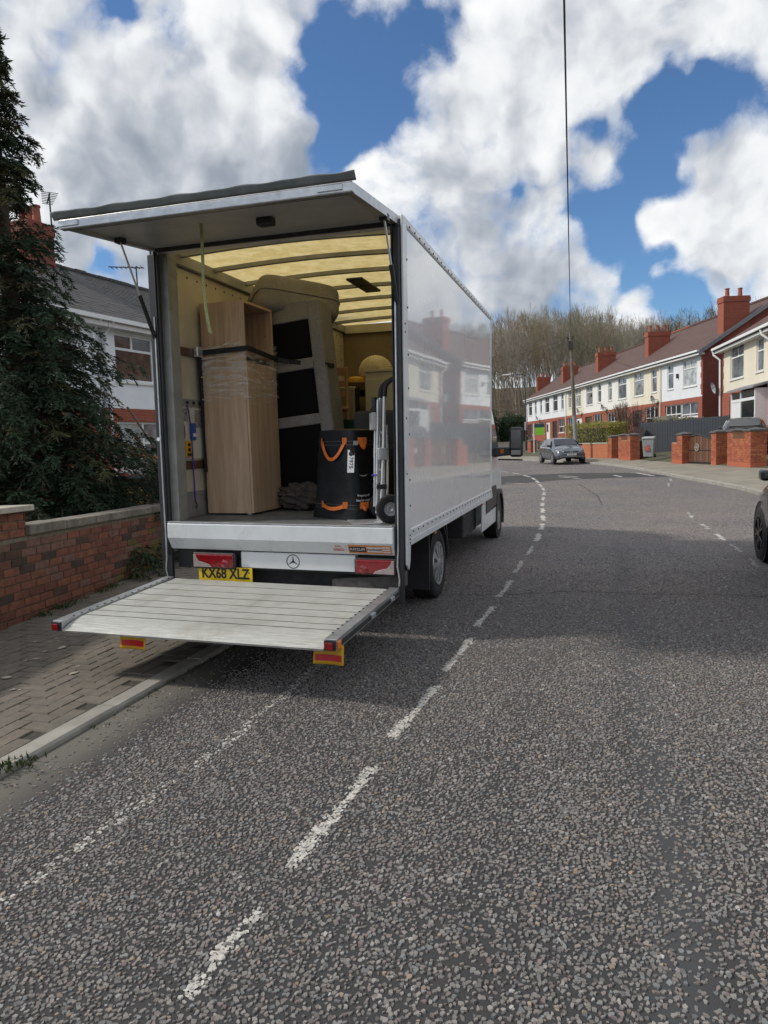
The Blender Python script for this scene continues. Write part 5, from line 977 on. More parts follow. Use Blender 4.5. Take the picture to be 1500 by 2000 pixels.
# cream house nearer the camera
def cream_house(loc_s,label,main):
    X=Vector((.101,-.995,0)).normalized(); Y=Vector((.995,.101,0)).normalized(); h=T('cream_house',label,'house'); frame(h,X,Y,Vector((9.09,36.95,.66))+X*loc_s*HS); h.matrix_basis=h.matrix_basis@Matrix.Scale(HS,4); W_=6.9; e=4.85; rz=7.5
    U=[(1.25,3.25,3.15,4.65),(4.95,5.85,3.18,4.55)]; G=[(1.25,3.0,1.0,2.35),(3.2,6.5,.0,2.5)]
    front_wall(W_,2.62,e,U).build('rendered_wall',m_rendc,h); front_wall(W_,-.8,2.62,G,y=-.02).build('brick_wall',m_brickt,h)
    window(h,1.25,3.25,3.15,4.65,[(.5,.64,1)],[.66],3); window(h,4.95,5.85,3.18,4.55,[],[.62],3); window(h,1.25,3.0,1.0,2.35,[(.7,.45,1)],[.5],0,panes=[[4],[3,3]])
    p=MB().box((3.2,-.5,-.1),(3.3,.05,2.45)).box((4.55,-.5,-.1),(4.63,.05,2.45)).box((6.4,-.5,-.1),(6.5,.05,2.45)).box((3.3,-.5,2.0),(6.4,-.45,2.12)).build('porch',m_upvc,h); MB().hexa([(3.05,-.62,2.46),(6.65,-.62,2.46),(6.65,.0,2.62),(3.05,.0,2.62),(3.05,-.62,2.54),(6.65,-.62,2.54),(6.65,.0,2.72),(3.05,.0,2.72)]).build('porch_roof',m_lead,p); MB().box((3.3,-.48,-.1),(4.55,-.42,2.0)).build('door_leaf',m_upvc,p); MB().box((3.35,-.47,2.14),(4.5,-.43,2.42)).build('pane',glass_m[0],p); MB().box((4.65,-.47,2.14),(6.38,-.43,2.42)).build('pane',glass_m[0],p); MB().box((4.65,-.47,.4),(6.38,-.43,1.98)).build('pane',glass_m[0],p); MB().box((4.63,-.49,-.1),(6.4,-.44,.4)).build('stall_riser',m_upvc,p)
    rf=MB(); rf.hexa([(-.25,-.35,e-.18),(W_+.1,-.35,e-.18),(W_+.1,4.3,rz),(-.25,4.3,rz),(-.25,-.35,e-.08),(W_+.1,-.35,e-.08),(W_+.1,4.3,rz+.1),(-.25,4.3,rz+.1)]).hexa([(-.25,4.3,rz),(W_+.1,4.3,rz),(W_+.1,8.9,e-.18),(-.25,8.9,e-.18),(-.25,4.3,rz+.1),(W_+.1,4.3,rz+.1),(W_+.1,8.9,e-.08),(-.25,8.9,e-.08)]); r_=rf.build('roof',m_tile,h)
    MB().box((-.3,-.47,e-.14),(W_,-.36,e-.03)).build('gutter',m_upvc,r_); MB().box((-.2,-.34,e-.29),(W_,.0,e-.19)).build('soffit',m_sill,r_)
    MB().poly([(0,0,-.8),(0,8.5,-.8),(0,8.5,e),(0,4.3,rz),(0,0,e)],vec=(.1,0,0)).build('gable_wall',m_brickg,h); MB().box((0,8.4,-.8),(W_,8.5,e)).build('back_wall',m_brickg,h)
    for z in [2.7+i*.3 for i in range(7)]: MB().box((-.004,-.012,z),(.13+(.07 if int(round(z*10))%2 else 0),.05,z+.29)).build('quoin',m_brickt,h)
    MB().tube([(-.25,-.40,e-.14),(-.22,-.36,e-.35),(-.03,-.12,e-.62),(-.03,-.09,0)],.05,8).build('downpipe',m_upvc,h); c=chimney(h,4.6,5.35,.9,2.4,e+.1,7.5,2)
    if main: dish(h,-.1,-.1,2.95,.30); aerial(c,5.0,1.6,7.5,9.4,2.4)
    return h
cream_house(0,'cream rendered house with white porch and satellite dish on its corner','%s'%1); cream_house(6.95,'cream rendered house adjoining the porch house, reaching out of view',0)
# left white houses
def white_house(s0,w_,label,wins,ch):
    X=Vector((.093,.996,0)).normalized(); Y=Vector((-.996,.093,0)).normalized(); h=T('white_house',label,'house'); frame(h,X,Y,Vector((-8.79,7.67,0))+X*s0); e=4.8; rz=6.95; ry=3.9
    U=[(a-s0,b-s0,c,d) for a,b,c,d in wins if c>3]; G=[(a-s0,b-s0,c,d) for a,b,c,d in wins if c<3]
    front_wall(w_,2.66,e,U).build('rendered_wall',m_rendl,h); front_wall(w_,-.1,2.66,G,y=-.015).build('lower_wall',m_brickt,h)
    for a,b,c,d in U: window(h,a,b,c,d,[(.46,.68,1)],[.68],4,panes=[[4],[4,3]])
    for a,b,c,d in G: window(h,a,b,c,d,[(.52,0,1)],[.55],3,panes=[[2,3],[2,1]])
    r_=MB().hexa([(0,-.3,e-.16),(w_,-.3,e-.16),(w_,ry,rz-.03),(0,ry,rz-.03),(0,-.3,e-.10),(w_,-.3,e-.10),(w_,ry,rz+.03),(0,ry,rz+.03)]).hexa([(0,ry,rz-.03),(w_,ry,rz-.03),(w_,2*ry+.3,e-.16),(0,2*ry+.3,e-.16),(0,ry,rz+.03),(w_,ry,rz+.03),(w_,2*ry+.3,e-.1),(0,2*ry+.3,e-.1)]).build('roof',m_slate,h)
    sl_=Vector((0,ry+.3,rz-e+.13)); LL=sl_.length; sl_.normalize(); nn=Vector((0,-sl_.z,sl_.y)); me=tile_mesh('slate',.006); me.materials.append(m_slate); row=.19; nrow=int(LL/row); lst=[]
    for r in range(nrow+1):
        x=-(.14 if r%2 else 0)
        while x<w_:
            a,b=max(0,x),min(w_,x+.275)
            if b-a>.06: lst.append((a,b,r))
            x+=.28
    lst.sort(key=lambda q:abs(q[0]+s0-1.6)); rest=MB()
    for i,(a,b,r) in enumerate(lst):
        c=Vector(((a+b)/2,-.3,e-.10))+sl_*(r*row+.11)+nn*.004; m=Matrix((Vector(((b-a),0,0)),(sl_*.26+nn*-.022).normalized()*.24,nn*(.012+rnd.uniform(0,.004)))).transposed().to_4x4(); m.translation=c
        if i<280: put('slate',me,r_,m)
        else: rest.add([m@Vector(v.co) for v in me.vertices],[tuple(p.vertices) for p in me.polygons])
    stuff(rest.build('slate_field',m_slate,r_,fix=False)); 
    s=0
    while s<w_: MB().box((s,ry-.11,rz+.0),(min(w_,s+.44),ry+.11,rz+.10+rnd.uniform(-.01,.015))).build('ridge_tile',m_slate,r_,bevel=.03); s+=.45
    MB().box((0,-.40,e-.16),(w_,-.30,e-.06)).build('gutter',m_upvc,r_); MB().box((0,-.295,e-.28),(w_,.0,e-.17)).build('soffit',m_sill,r_)
    MB().box((0,2*ry-.1,-.1),(w_,2*ry,e)).build('back_wall',m_rendl,h)
    for xg,d in((0,.1),(w_,-.1)): MB().poly([(xg,0,-.1),(xg,2*ry,-.1),(xg,2*ry,e),(xg,ry,rz-.06),(xg,0,e)],vec=(d,0,0)).build('gable_wall',m_rendl,h)
    for x in((w_-.25,) if s0<0 else (.12,)): MB().tube([(x,-.34,e-.15),(x,-.06,e-.4),(x,-.06,.0)],.035,8).build('downpipe',m_rendl,h)
    if ch is not None: c=chimney(h,ch-s0-.40,ch-s0+.40,ry-.38,ry+.38,rz-.5,7.95,3,m_brickg); aerial(c,ch-s0+.45,ry-.3,7.0,8.85,.9); aerial(r_,5.85,ry,rz,rz+.75,2.0)
    return h
white_house(-5.6,6.75,'white rendered house with grey slate roof directly behind the conifer',[(-.75,.45,3.33,4.42),(-4.4,-2.9,3.33,4.42),(-4.2,-1.5,1.0,2.32)],None)
white_house(1.17,7.0,'white rendered house with brown window and brick chimney, partly behind the van',[(1.63,3.0,3.33,4.48),(5.0,6.4,3.33,4.48),(1.5,3.35,1.15,2.34),(5.0,6.6,1.0,2.3)],2.95)
# ------------------------------------------------------------------ RIGHT GARDEN WALLS AND PIERS
bm_new=brick_mats('new_brick',[(.40,.12,.055),(.36,.10,.05),(.44,.15,.07),(.33,.085,.045)],(.2,.07,.04)); m_mortn=M('new_mortar',(.40,.24,.15),.95,var=.2,scale=20,world=True)
m_plinth=M('pier_plinth',(.40,.11,.055),.9,var=.1,scale=3,world=True)
def brick_block(name,label,p,q,d,h,caps,z=.2,low=None,cat='pier',group=None):
    """p->q runs along the road-facing side, body extends d to the right of it; caps: list of (s0,s1,top)"""
    p=Vector((*p,0));q=Vector((*q,0)); X=(q-p).normalized(); Lq=(q-p).length; Y=Vector((-X.y,X.x,0)); t_=T(name,label,cat,group=group); frame(t_,X,Y,p+Vector((0,0,z)))
    tops=low or [(0,Lq,h)]
    for a,b,hh in tops: MB().box((a+.012,.012,-.1),(b-.012,d-.012,hh)).build('mortar_core',m_mortn,t_); MB().box((a+.002,.002,-.1),(b-.002,d-.002,.19)).build('plinth',m_plinth,t_)
    for a,b,hh in tops:
        r=0; z0=.20
        while z0+.066<=hh+.02:
            s=a-(BL/2 if r%2 else 0)
            while s<b:
                u0,u1=max(s,a),min(s+BL-J,b)
                if u1-u0>.05: m=Matrix((Vector((u1-u0,0,0)),Vector((0,0,.0665)),Vector((0,-.014,0)))).transposed().to_4x4(); m.translation=((u0+u1)/2,.012,z0+.033); put('brick',bm_new[rnd.randrange(4)],t_,m)
                s+=BL
            if b>Lq-.01:
                s=-(BL/2 if r%2==0 else 0)
                while s<d:
                    u0,u1=max(s,0),min(s+BL-J,d)
                    if u1-u0>.05: m=Matrix((Vector((0,u1-u0,0)),Vector((0,0,.0665)),Vector((.014,0,0)))).transposed().to_4x4(); m.translation=(b-.012,(u0+u1)/2,z0+.033); put('brick',bm_new[rnd.randrange(4)],t_,m)
                    s+=BL
            z0+=.0765; r+=1
    for a,b,hh in caps:
        c=(a+b)/2; MB().add([(a-.05,-.05,hh),(b+.05,-.05,hh),(b+.05,d+.05,hh),(a-.05,d+.05,hh),(a-.05,-.05,hh+.05),(b+.05,-.05,hh+.05),(b+.05,d+.05,hh+.05),(a-.05,d+.05,hh+.05),(c,d/2,hh+.13)],[(0,3,2,1),(0,1,5,4),(1,2,6,5),(2,3,7,6),(3,0,4,7),(4,5,8),(5,6,8),(6,7,8),(7,4,8)]).build('pier_cap',m_capd,t_)
    return t_
G_='brick gate piers on the far pavement'
brick_block('brick_pier','wide brick pier block with notched top beside the parked black hatchback',(7.25,24.1),(7.66,22.05),.56,1.25,[(0,.5,1.30),(1.58,2.09,1.30)],low=[(0,.5,1.30),(.5,1.58,1.02),(1.58,2.09,1.30)],group=G_)
brick_block('brick_pier','slim brick pier on the camera side of the brown wooden gate',(6.86,25.35),(6.98,24.9),.45,1.28,[(0,.466,1.28)],group=G_)
brick_block('brick_pier','brick pier with stepped shoulder on the wheelie bin side of the brown gate',(5.66,28.1),(5.98,27.1),.42,1.2,[(.55,1.05,1.24)],low=[(0,.52,.92),(.52,1.05,1.24)],group=G_)
brick_block('brick_pier','brick pier block with dark notched coping beside the grey wheelie bin',(3.62,35.6),(4.16,33.5),.5,1.2,[(0,.5,1.30),(1.66,2.16,1.30)],low=[(0,.5,1.30),(.5,1.66,1.05),(1.66,2.16,1.30)],group=G_)
brick_block('brick_pier','brick pier ending the long low wall behind the grey car',(3.12,38.0),(3.3,37.4),.5,1.2,[(0,.63,1.24)],group=G_)
mw=T('front_wall','long low brick garden wall with pale coping behind the grey parked car','wall'); X=(Vector((3.12,38.0,0))-Vector((-.2,44.6,0))).normalized(); frame(mw,X,Vector((-X.y,X.x,0)),Vector((-.2,44.6,.2))); MB().box((0,.0,-.2),(7.35,.22,.86)).build('brickwork',brick_tex('wall_brick',(.46,.14,.06),(.38,.11,.05),(.42,.25,.15)),mw); MB().box((0,-.03,.861),(7.35,.25,.93)).build('coping',m_cap,mw)
fw_=T('boundary_wall','grey stone boundary wall at the far bend beyond the lamp post','wall'); X=Vector((1,-.35,0)).normalized(); frame(fw_,X,Vector((.35,1,0)).normalized(),Vector((-12,62,.1))); MB().box((0,0,-.3),(10,.25,1.15)).build('stonework',M('grey_walling',(.18,.165,.15),.9,var=.3,scale=4,bump=.4,bs=20),fw_); MB().box((0,-.04,1.151),(10,.29,1.23)).build('coping',m_stone,fw_)
brick_block('brick_pier','small brick pier standing beside the lamp post',(-3.0,53.2),(-2.7,52.5),.5,1.15,[(0,.76,1.15)],z=.2)
# gate
gt=T('timber_gate','brown boarded drive gate with iron frame and round emblem between brick piers','gate'); a=Vector((6.12,27.5,.24)); b=Vector((6.9,25.55,.24)); X=(b-a).normalized(); Lg=(b-a).length; frame(gt,X,Vector((-X.y,X.x,0)),a)
m_gate=wood('gate_board',(.17,.075,.04),(.12,.05,.028)); m_gate2=wood('gate_board_dark',(.13,.06,.034),(.095,.042,.025))
nb=9
for i in range(nb): x0=i*Lg/nb; u=abs((i+.5)/nb-.5)*2; MB().box((x0+.008,.02,.05),(x0+Lg/nb-.008,.045,1.16-.22*u*u)).build('board',m_gate if i%2 else m_gate2,gt)
fr_=MB().tube([(0,0,.05),(0,0,.98),(Lg*.25,0,1.12),(Lg*.5,0,1.19),(Lg*.75,0,1.12),(Lg,0,.98),(Lg,0,.05),(0,0,.05)],.022,6); fr_.build('iron_frame',m_dark,gt); MB().tube([(0,.0,.55),(Lg,0,.55)],.015,6).build('mid_rail',m_dark,gt)
em=MB().tube([(Lg/2+.15*math.cos(k*6.2832/20),-.02,.66+.15*math.sin(k*6.2832/20)) for k in range(21)],.016,5,False)
for an in(0,60,120): em.tube([(Lg/2+.14*math.cos(R(an)),-.02,.66+.14*math.sin(R(an))),(Lg/2-.14*math.cos(R(an)),-.02,.66-.14*math.sin(R(an)))],.012,5)
em.build('round_emblem',m_cap,gt)
# dark fence between the drives
fe=T('board_fence','dark grey vertical board fence running from the pavement to the houses','fence'); a=Vector((4.95,37.9,.32)); X=Vector((.787,-.617,0)).normalized(); frame(fe,X,Vector((-X.y,X.x,0)),a); m_fen=M('dark_fence',(.045,.052,.062),.8,var=.2,scale=3,bump=.3,bs=30)
mf=tile_mesh('board',.01); mf.materials.append(m_fen)
for i in range(37):
    x=i*.155+.08; zb=.0+x*.03; m=Matrix((Vector((.147,0,0)),Vector((0,0,1.86+rnd.uniform(-.006,.006))),Vector((0,-.022-rnd.uniform(0,.006),0)))).transposed().to_4x4(); m.translation=(x,0,zb+.93); put('board',mf,fe,m)
for i in range(4): MB().box((i*1.9-.05,.0,-.3),(i*1.9+.05,.10,1.95+i*1.9*.03)).build('post',m_fen,fe)
f2=T('trellis_panel','dark brick stub wall at the pavement end of the grey fence','wall',(4.75,37.4,.25)); MB().box((-.25,-.2,-.1),(.25,.2,1.72)).build('stub_bricks',brick_tex('dark_brick',(.10,.06,.055),(.07,.05,.05),(.12,.11,.10)),f2); f2.name='stub_wall'
# low dark fences in front of the terrace
lf=T('low_fence','weathered brown garden fence in front of the gable end house','fence'); frame(lf,EX,EY,H0-EX*3.6-EY*1.6); 
for i in range(19): MB().box((i*.2,0,-.1),(i*.2+.19,.03,1.75+.04*math.sin(i*2.1))).build('board',m_stone,lf)
# wheelie bins
def bin_(name,label,loc,rz,cm,lm,mark=False):
    b=T(name,label,'bin',loc,(0,0,rz)); MB().hexa([(-.22,-.24,.06),(.22,-.24,.06),(.22,.22,.06),(-.22,.22,.06),(-.28,-.32,.95),(.28,-.32,.95),(.28,.32,.95),(-.28,.32,.95)]).build('bin_body',cm,b,bevel=.02)
    MB().hexa([(-.30,-.36,.955),(.30,-.36,.955),(.30,.36,.955),(-.30,.36,.955),(-.27,-.32,1.03),(.27,-.32,1.03),(.27,.34,1.06),(-.27,.34,1.06)]).build('lid',lm,b,bevel=.015)
    for x in(-.25,.25): MB().lathe([(0,-.03),(.10,-.03),(.10,.03),(0,.03)],'x',(x,.26,.10),16).build('wheel',m_tyre,b)
    MB().tube([(-.2,.36,1.0),(.2,.36,1.0)],.02,8).build('handle',lm,b)
    if mark:
        o=MB().grid(lambda u,v:((.15-.05*v)*math.cos(u*6.2832)*v**.5,-.0,.70+.14*v*math.sin(u*6.2832)+.03*math.sin(u*19)),24,2); o=o.build('red_sticker',m_redr,b); o.location=(0,-.345,-.0); o.rotation_euler=(R(-5),0,0)
        MB().box((-.16,-.262,.30),(.08,-.257,.50)).build('red_sticker',M('faded_red',(.40,.10,.07),.6,var=.4,scale=9),b).location=(0,-.045,.05)
    return b
bin_('wheelie_bin','grey wheelie bin with red sticker standing before the dark fence',(4.95,31.6,.36),R(-12),M('bin_grey',(.28,.29,.30),.5,var=.08),M('lid_grey',(.34,.35,.36),.5,var=.08),True)
bin_('wheelie_bin','dark wheelie bin standing beside the lamp post at the bend',(-4.4,54.5,.15),R(10),m_dark,m_dark); bin_('brown_bin','low brown bin tucked behind the notched brick pier',(4.75,34.2,.2),R(-20),M('bin_brown',(.12,.05,.035),.6,var=.2),m_brown)
# hedges
def hedge(name,label,loc,rz,sx,sy,sz,n,c,seed,cat='hedge',round_=0,lsz=.07):
    rs=np.random.RandomState(seed); h=T(name,label,cat,loc,(0,0,rz)); p=rs.uniform(-1,1,(n,3)); ax=rs.randint(0,3,n); m=rs.rand(n)<.75; idx=np.arange(n)[m]; p[idx,ax[m]]=np.sign(p[idx,ax[m]])*rs.uniform(.85,1.06,m.sum())
    if round_: q=p/np.maximum(np.linalg.norm(p,axis=1)[:,None],1e-6); p=np.where(np.linalg.norm(p,axis=1)[:,None]>1,q*rs.uniform(.75,1.08,(n,1)),p); p*=1+.16*np.sin(p[:,[1]]*5+seed)*np.cos(p[:,[0]]*4)
    p=p*np.array([sx/2,sy/2,sz/2])+np.array([0,0,sz/2]); p[:,2]+=.08*np.sin(p[:,0]*2.1)*(p[:,2]/sz); d=rs.normal(size=(n,3))+np.array([0,0,.4])
    V,F=leafquads(p,d,rs.uniform(.6,1.3,n)*lsz,lsz*.5,rs); cc=np.repeat(np.array([c])*rs.uniform(.45,1.5,(n,1))*np.array([[1,1,1]]),4,axis=0); link('leaves',np_mesh('leaves',V,[F],cc),m_leaf,h)
    if round_: MB().grid(lambda u,v:(sx*.38*math.sin(math.pi*v)*math.cos(u*6.283),sy*.38*math.sin(math.pi*v)*math.sin(u*6.283),sz*.5+sz*.40*math.cos(math.pi*v)),12,8).build('dark_core',m_core,h)
    else: MB().box((-sx*.42,-sy*.30,0),(sx*.42,sy*.30,sz*.85)).build('dark_core',m_core,h)
    return h
m_core=M('hedge_core',(.018,.02,.010),.95,var=.3)  # solid dark filler behind the leaves of each hedge and shrub
hd=math.atan2(38.0-44.6,3.12+.2)
hedge('privet_hedge','yellow green clipped privet hedge behind the long low brick wall',(2.35,42.0,.3),hd,6.2,1.3,2.05,26000,(.30,.28,.07),21)
hedge('garden_hedge','short olive hedge in front of the cream terraced house',(7.0,40.2,.8),hd+.1,4.0,.9,1.55,6000,(.13,.14,.04),22)
for i,(x,y,s,hh) in enumerate([(-8.6,66,3.6,4.6),(-5.9,67.5,3.2,4.2),(-10.8,69,4,5.2)]): hedge('evergreen_shrub',['broad dark evergreen shrub at the bend behind the van mirror','dark evergreen shrub beside the lamp post at the bend','tall dark evergreen shrub furthest round the bend'][i],(x,y,0),i,s,s,hh,9000,(.022,.05,.020),30+i,'shrub',1,.16)
# ------------------------------------------------------------------ BARE TREES
def bare(seed,H,depth=6,spread=.5,nb=(2,3),trunk=.16,twig=.010):
    rs=random.Random(seed); S=[]
    def grow(p,d,l,r,k):
        n=2 if k>1 else 1; q=p
        for i in range(n):
            d2=(d+Vector((rs.gauss(0,.09),rs.gauss(0,.09),.05))).normalized(); e=q+d2*l/n; S.append((q,e,r*(1-.28*i/n),r*(1-.28*(i+1)/n))); q=e; d=d2
            if k>0 and i==0 and rs.random()<.7:
                a=d.orthogonal().normalized(); a=(Matrix.Rotation(rs.random()*6.28,3,d)@a); grow(q,(d*.75+a*spread*1.2).normalized(),l*rs.uniform(.45,.7),r*.5,k-1)
        if k<=0: return
        m=rs.choice(nb); a0=rs.random()*6.28
        for j in range(m):
            a=d.orthogonal().normalized(); a=Matrix.Rotation(a0+j*6.28/m+rs.gauss(0,.4),3,d)@a; grow(q,(d+a*spread*rs.uniform(.5,1.2)).normalized(),l*rs.uniform(.66,.86),max(twig,r*.66),k-1)
    grow(Vector((0,0,-.3)),Vector((0,0,1)),H*.30,trunk,depth)
    A=np.array([s[0] for s in S]);B=np.array([s[1] for s in S]);ra=np.array([s[2] for s in S]);rb=np.array([s[3] for s in S]); d=B-A; d/=np.linalg.norm(d,axis=1)[:,None]; u=np.cross(d,np.array([.31,.52,.8])); u/=np.linalg.norm(u,axis=1)[:,None]; v=np.cross(d,u); V=[]
    for P,r in((A,ra),(B,rb)):
        for k in range(3): a=k*2.0944; V.append(P+(u*math.cos(a)+v*math.sin(a))*r[:,None])
    V=np.stack(V,1).reshape(-1,3); i0=(np.arange(len(S))*6)[:,None]; F=np.concatenate([i0+np.array([[k,(k+1)%3,3+(k+1)%3,3+k]]) for k in range(3)])
    zt=V[:,2].max(); return np_mesh('bare_tree',V,[F]),zt
m_bark=[M('bark_grey',(.34,.31,.26),.95,var=.35,scale=1.2),M('bark_brown',(.26,.19,.12),.95,var=.3,scale=1.2),M('bark_olive',(.25,.23,.15),.95,var=.3,scale=1.2)]
VAR=[]
for i in range(6): me,zt=bare(40+i,15,6,.30,(2,2,3),.15,.020); me.materials.append(m_bark[i%3]); VAR.append((me,zt))
rt=random.Random(5); CX,CY=2.4955,-5.0331
GW='bare trees in the wood behind the houses'
def hill(D): return .3+max(0,D-80)*.165
spots=[]
for i in range(210):
    th=-.22+.50*((i*.618034)%1.0); Dd=99+50*((i*.7548)%1.0); spots.append((th,Dd))
spots.sort(key=lambda q:-q[1])
for th,Dd in spots:
    top=18.2*Dd/110 if th<-.12 else 21.2*Dd/110
    if th>.02: top=19.0*Dd/110
    px=th; z=hill(Dd); vi=rt.randrange(6); me,zt=VAR[vi]; H=(top-z)*rt.uniform(.78,1.06); sc_=H/zt
    o=bpy.data.objects.new('bare_tree',me); col.objects.link(o); o.location=(CX+math.sin(th)*Dd,CY+math.cos(th)*Dd,z-.3); w_=sc_*rt.uniform(.6,.9); o.scale=(w_,w_,sc_); o.rotation_euler=(0,0,rt.random()*6.28); tag(o,['slim pale grey leafless tree in the wood behind the terraced houses','slim brown leafless tree in the wood behind the terraced houses','slim olive leafless tree in the wood behind the terraced houses'][vi%3],'tree',GW)
mb=MB().grid(lambda u,v:(CX+math.sin(-.5+1.1*u)*(78+80*v),CY+math.cos(-.5+1.1*u)*(78+80*v),hill(78+80*v)-.2+(0 if v>0 else -.6)),20,6); structure(mb.build('wood_hillside',M('leaf_litter',(.075,.055,.03),.95,var=.4,scale=.5,world=True,bump=.5,bs=3)))
def big_tree(label,loc,H,seed,spread=.55,depth=7,mi=1,thick=.2,tw=.013):
    t_=T('bare_tree',label,'tree',loc); me,zt=bare(seed,H*.9,depth,spread,(2,3),thick,tw); me.materials.append(m_dbark); o=link('crown',me,None,t_); o.scale=(H/zt,)*3; MB().tube([(0,0,-.3),(0.02,0,H*.12),(0,0,H*.24)],[thick*1.25,thick*1.1,thick*.95],8).build('trunk',m_dbark,t_,smooth=True); return t_
m_dbark=M('dark_bark',(.055,.042,.035),.95,var=.3,scale=1.5)
def angpos(th,Dd,z): return (CX+math.sin(th)*Dd,CY+math.cos(th)*Dd,z)
big_tree('dark spreading leafless tree rising behind the gable end chimney',angpos(.135,72,1.2),12.6,71); big_tree('bushy leafless tree with fine twigs beyond the gable end house roof',angpos(.185,80,1.5),13.2,72,.5); big_tree('low leafless tree behind the terrace roof beside the second chimney stack',angpos(.095,78,1.2),10.8,73,.6)
sh=T('bare_shrub','leafless garden shrub with pale upright stems in front of the cream terraced house','shrub',(4.35,40.5,.6))
m_shb=M('shrub_bark',(.20,.13,.10),.95,var=.3,scale=3)
for i in range(9): me,zt=bare(90+i,3.4,4,.34,(2,2,3),.04,.013); me.materials.append(m_shb); o=link('stem',me,None,sh); a=i*.7; o.rotation_euler=(.28*math.cos(a),.28*math.sin(a),a); o.location=(.12*math.cos(a*2),.12*math.sin(a*2),0)
# ------------------------------------------------------------------ POLE, WIRES, LAMP, SIGN
m_polew=M('weathered_pole',(.16,.145,.12),.9,var=.25,scale=3,bump=.4,bs=20)
po=T('telegraph_pole','weathered wooden telegraph pole leaning slightly above the privet hedge','pole',(1.22,39.6,.15)); MB().tube([(0,0,-.2),(-.10,0,3.8),(-.24,.0,7.75)],[.135,.115,.085],12).build('shaft',m_polew,po,smooth=True); MB().tube([(-.003,-.0,1.0),(-.065,0,2.7)],[.142,.134],12).build('metal_sleeve',m_alug,po,smooth=True)
MB().box((-.42,-.05,7.35),(-.08,.05,7.45)).box((-.36,-.13,6.75),(-.10,.13,7.25)).build('junction_box',m_dark,po)
for x in(-.40,-.24,-.08): MB().lathe([(.04,0),(.05,.06),(.02,.12),(0,.13)],'z',(x,0,7.46),10).build('insulator',m_dark,po)
def wire(name,label,a,b,sag,r=.014,n=24):
    a=Vector(a);b=Vector(b); o=MB().tube([a.lerp(b,i/n)-Vector((0,0,sag*4*(i/n)*(1-i/n))) for i in range(n+1)],r,5).build(name,m_dark,None,smooth=True); tag(o,label,'wire')
wire('overhead_wire','thick black overhead cable crossing the sky from the telegraph pole over the road',(1.0,39.6,7.75),(2.45,-4.6,5.75+.45),.38,.013)
wire('overhead_wire','thin cable running from the telegraph pole towards the bend',(.85,39.6,7.6),(-17,57,7.0),.5); wire('overhead_wire','thin cable from the telegraph pole to the far shrubs',(.85,39.6,7.5),(-14,66,6.5),.6,.010); wire('overhead_wire','thin cable from the telegraph pole to the cream terraced house eaves',(1.0,39.6,7.6),(5.2,45.2,5.9),.15,.008)
m_lampc=M('lamp_column',(.05,.052,.055),.5,.3,var=.15)
lp=T('street_lamp','tall dark street lamp column at the far bend','street lamp',(-3.4,56.1,.1)); MB().tube([(0,0,-.1),(0,0,1.3)],.10,12).build('base',m_lampc,lp,smooth=True); MB().tube([(0,0,1.3),(0,0,6.95)],[.07,.05],12).build('column',m_lampc,lp,smooth=True); ar=MB().tube([(0,0,6.9),(-.25,0,6.98),(-1.2,-.05,7.02)],.035,8).build('arm',m_lampc,lp,smooth=True); MB().hexa([(-1.95,-.17,6.98),(-1.15,-.15,6.98),(-1.15,.05,6.98),(-1.95,.07,6.98),(-1.9,-.14,7.08),(-1.15,-.12,7.12),(-1.15,.02,7.12),(-1.9,.04,7.08)]).build('lamp_head',M('lamp_head',(.5,.5,.48),.5,var=.05),ar,bevel=.02)
MB().box((-.11,-.16,2.2),(.03,-.08,2.9)).build('control_box',m_grey,lp)
sg=T('estate_board','lime green and dark teal letting board on a white post by the front wall','sign',(-2.32,51.3,.2)); MB().box((-.04,-.04,-.2),(.04,.04,2.55)).build('post',m_inkw,sg); bd_=MB().box((.045,-.02,1.62),(.83,.02,2.20)).build('green_panel',M('lime_panel',(.22,.50,.03),.5,var=.05),sg); MB().box((.045,-.021,2.202),(.83,.021,2.48)).build('teal_panel',M('teal_panel',(.01,.05,.06),.5,var=.05),sg)
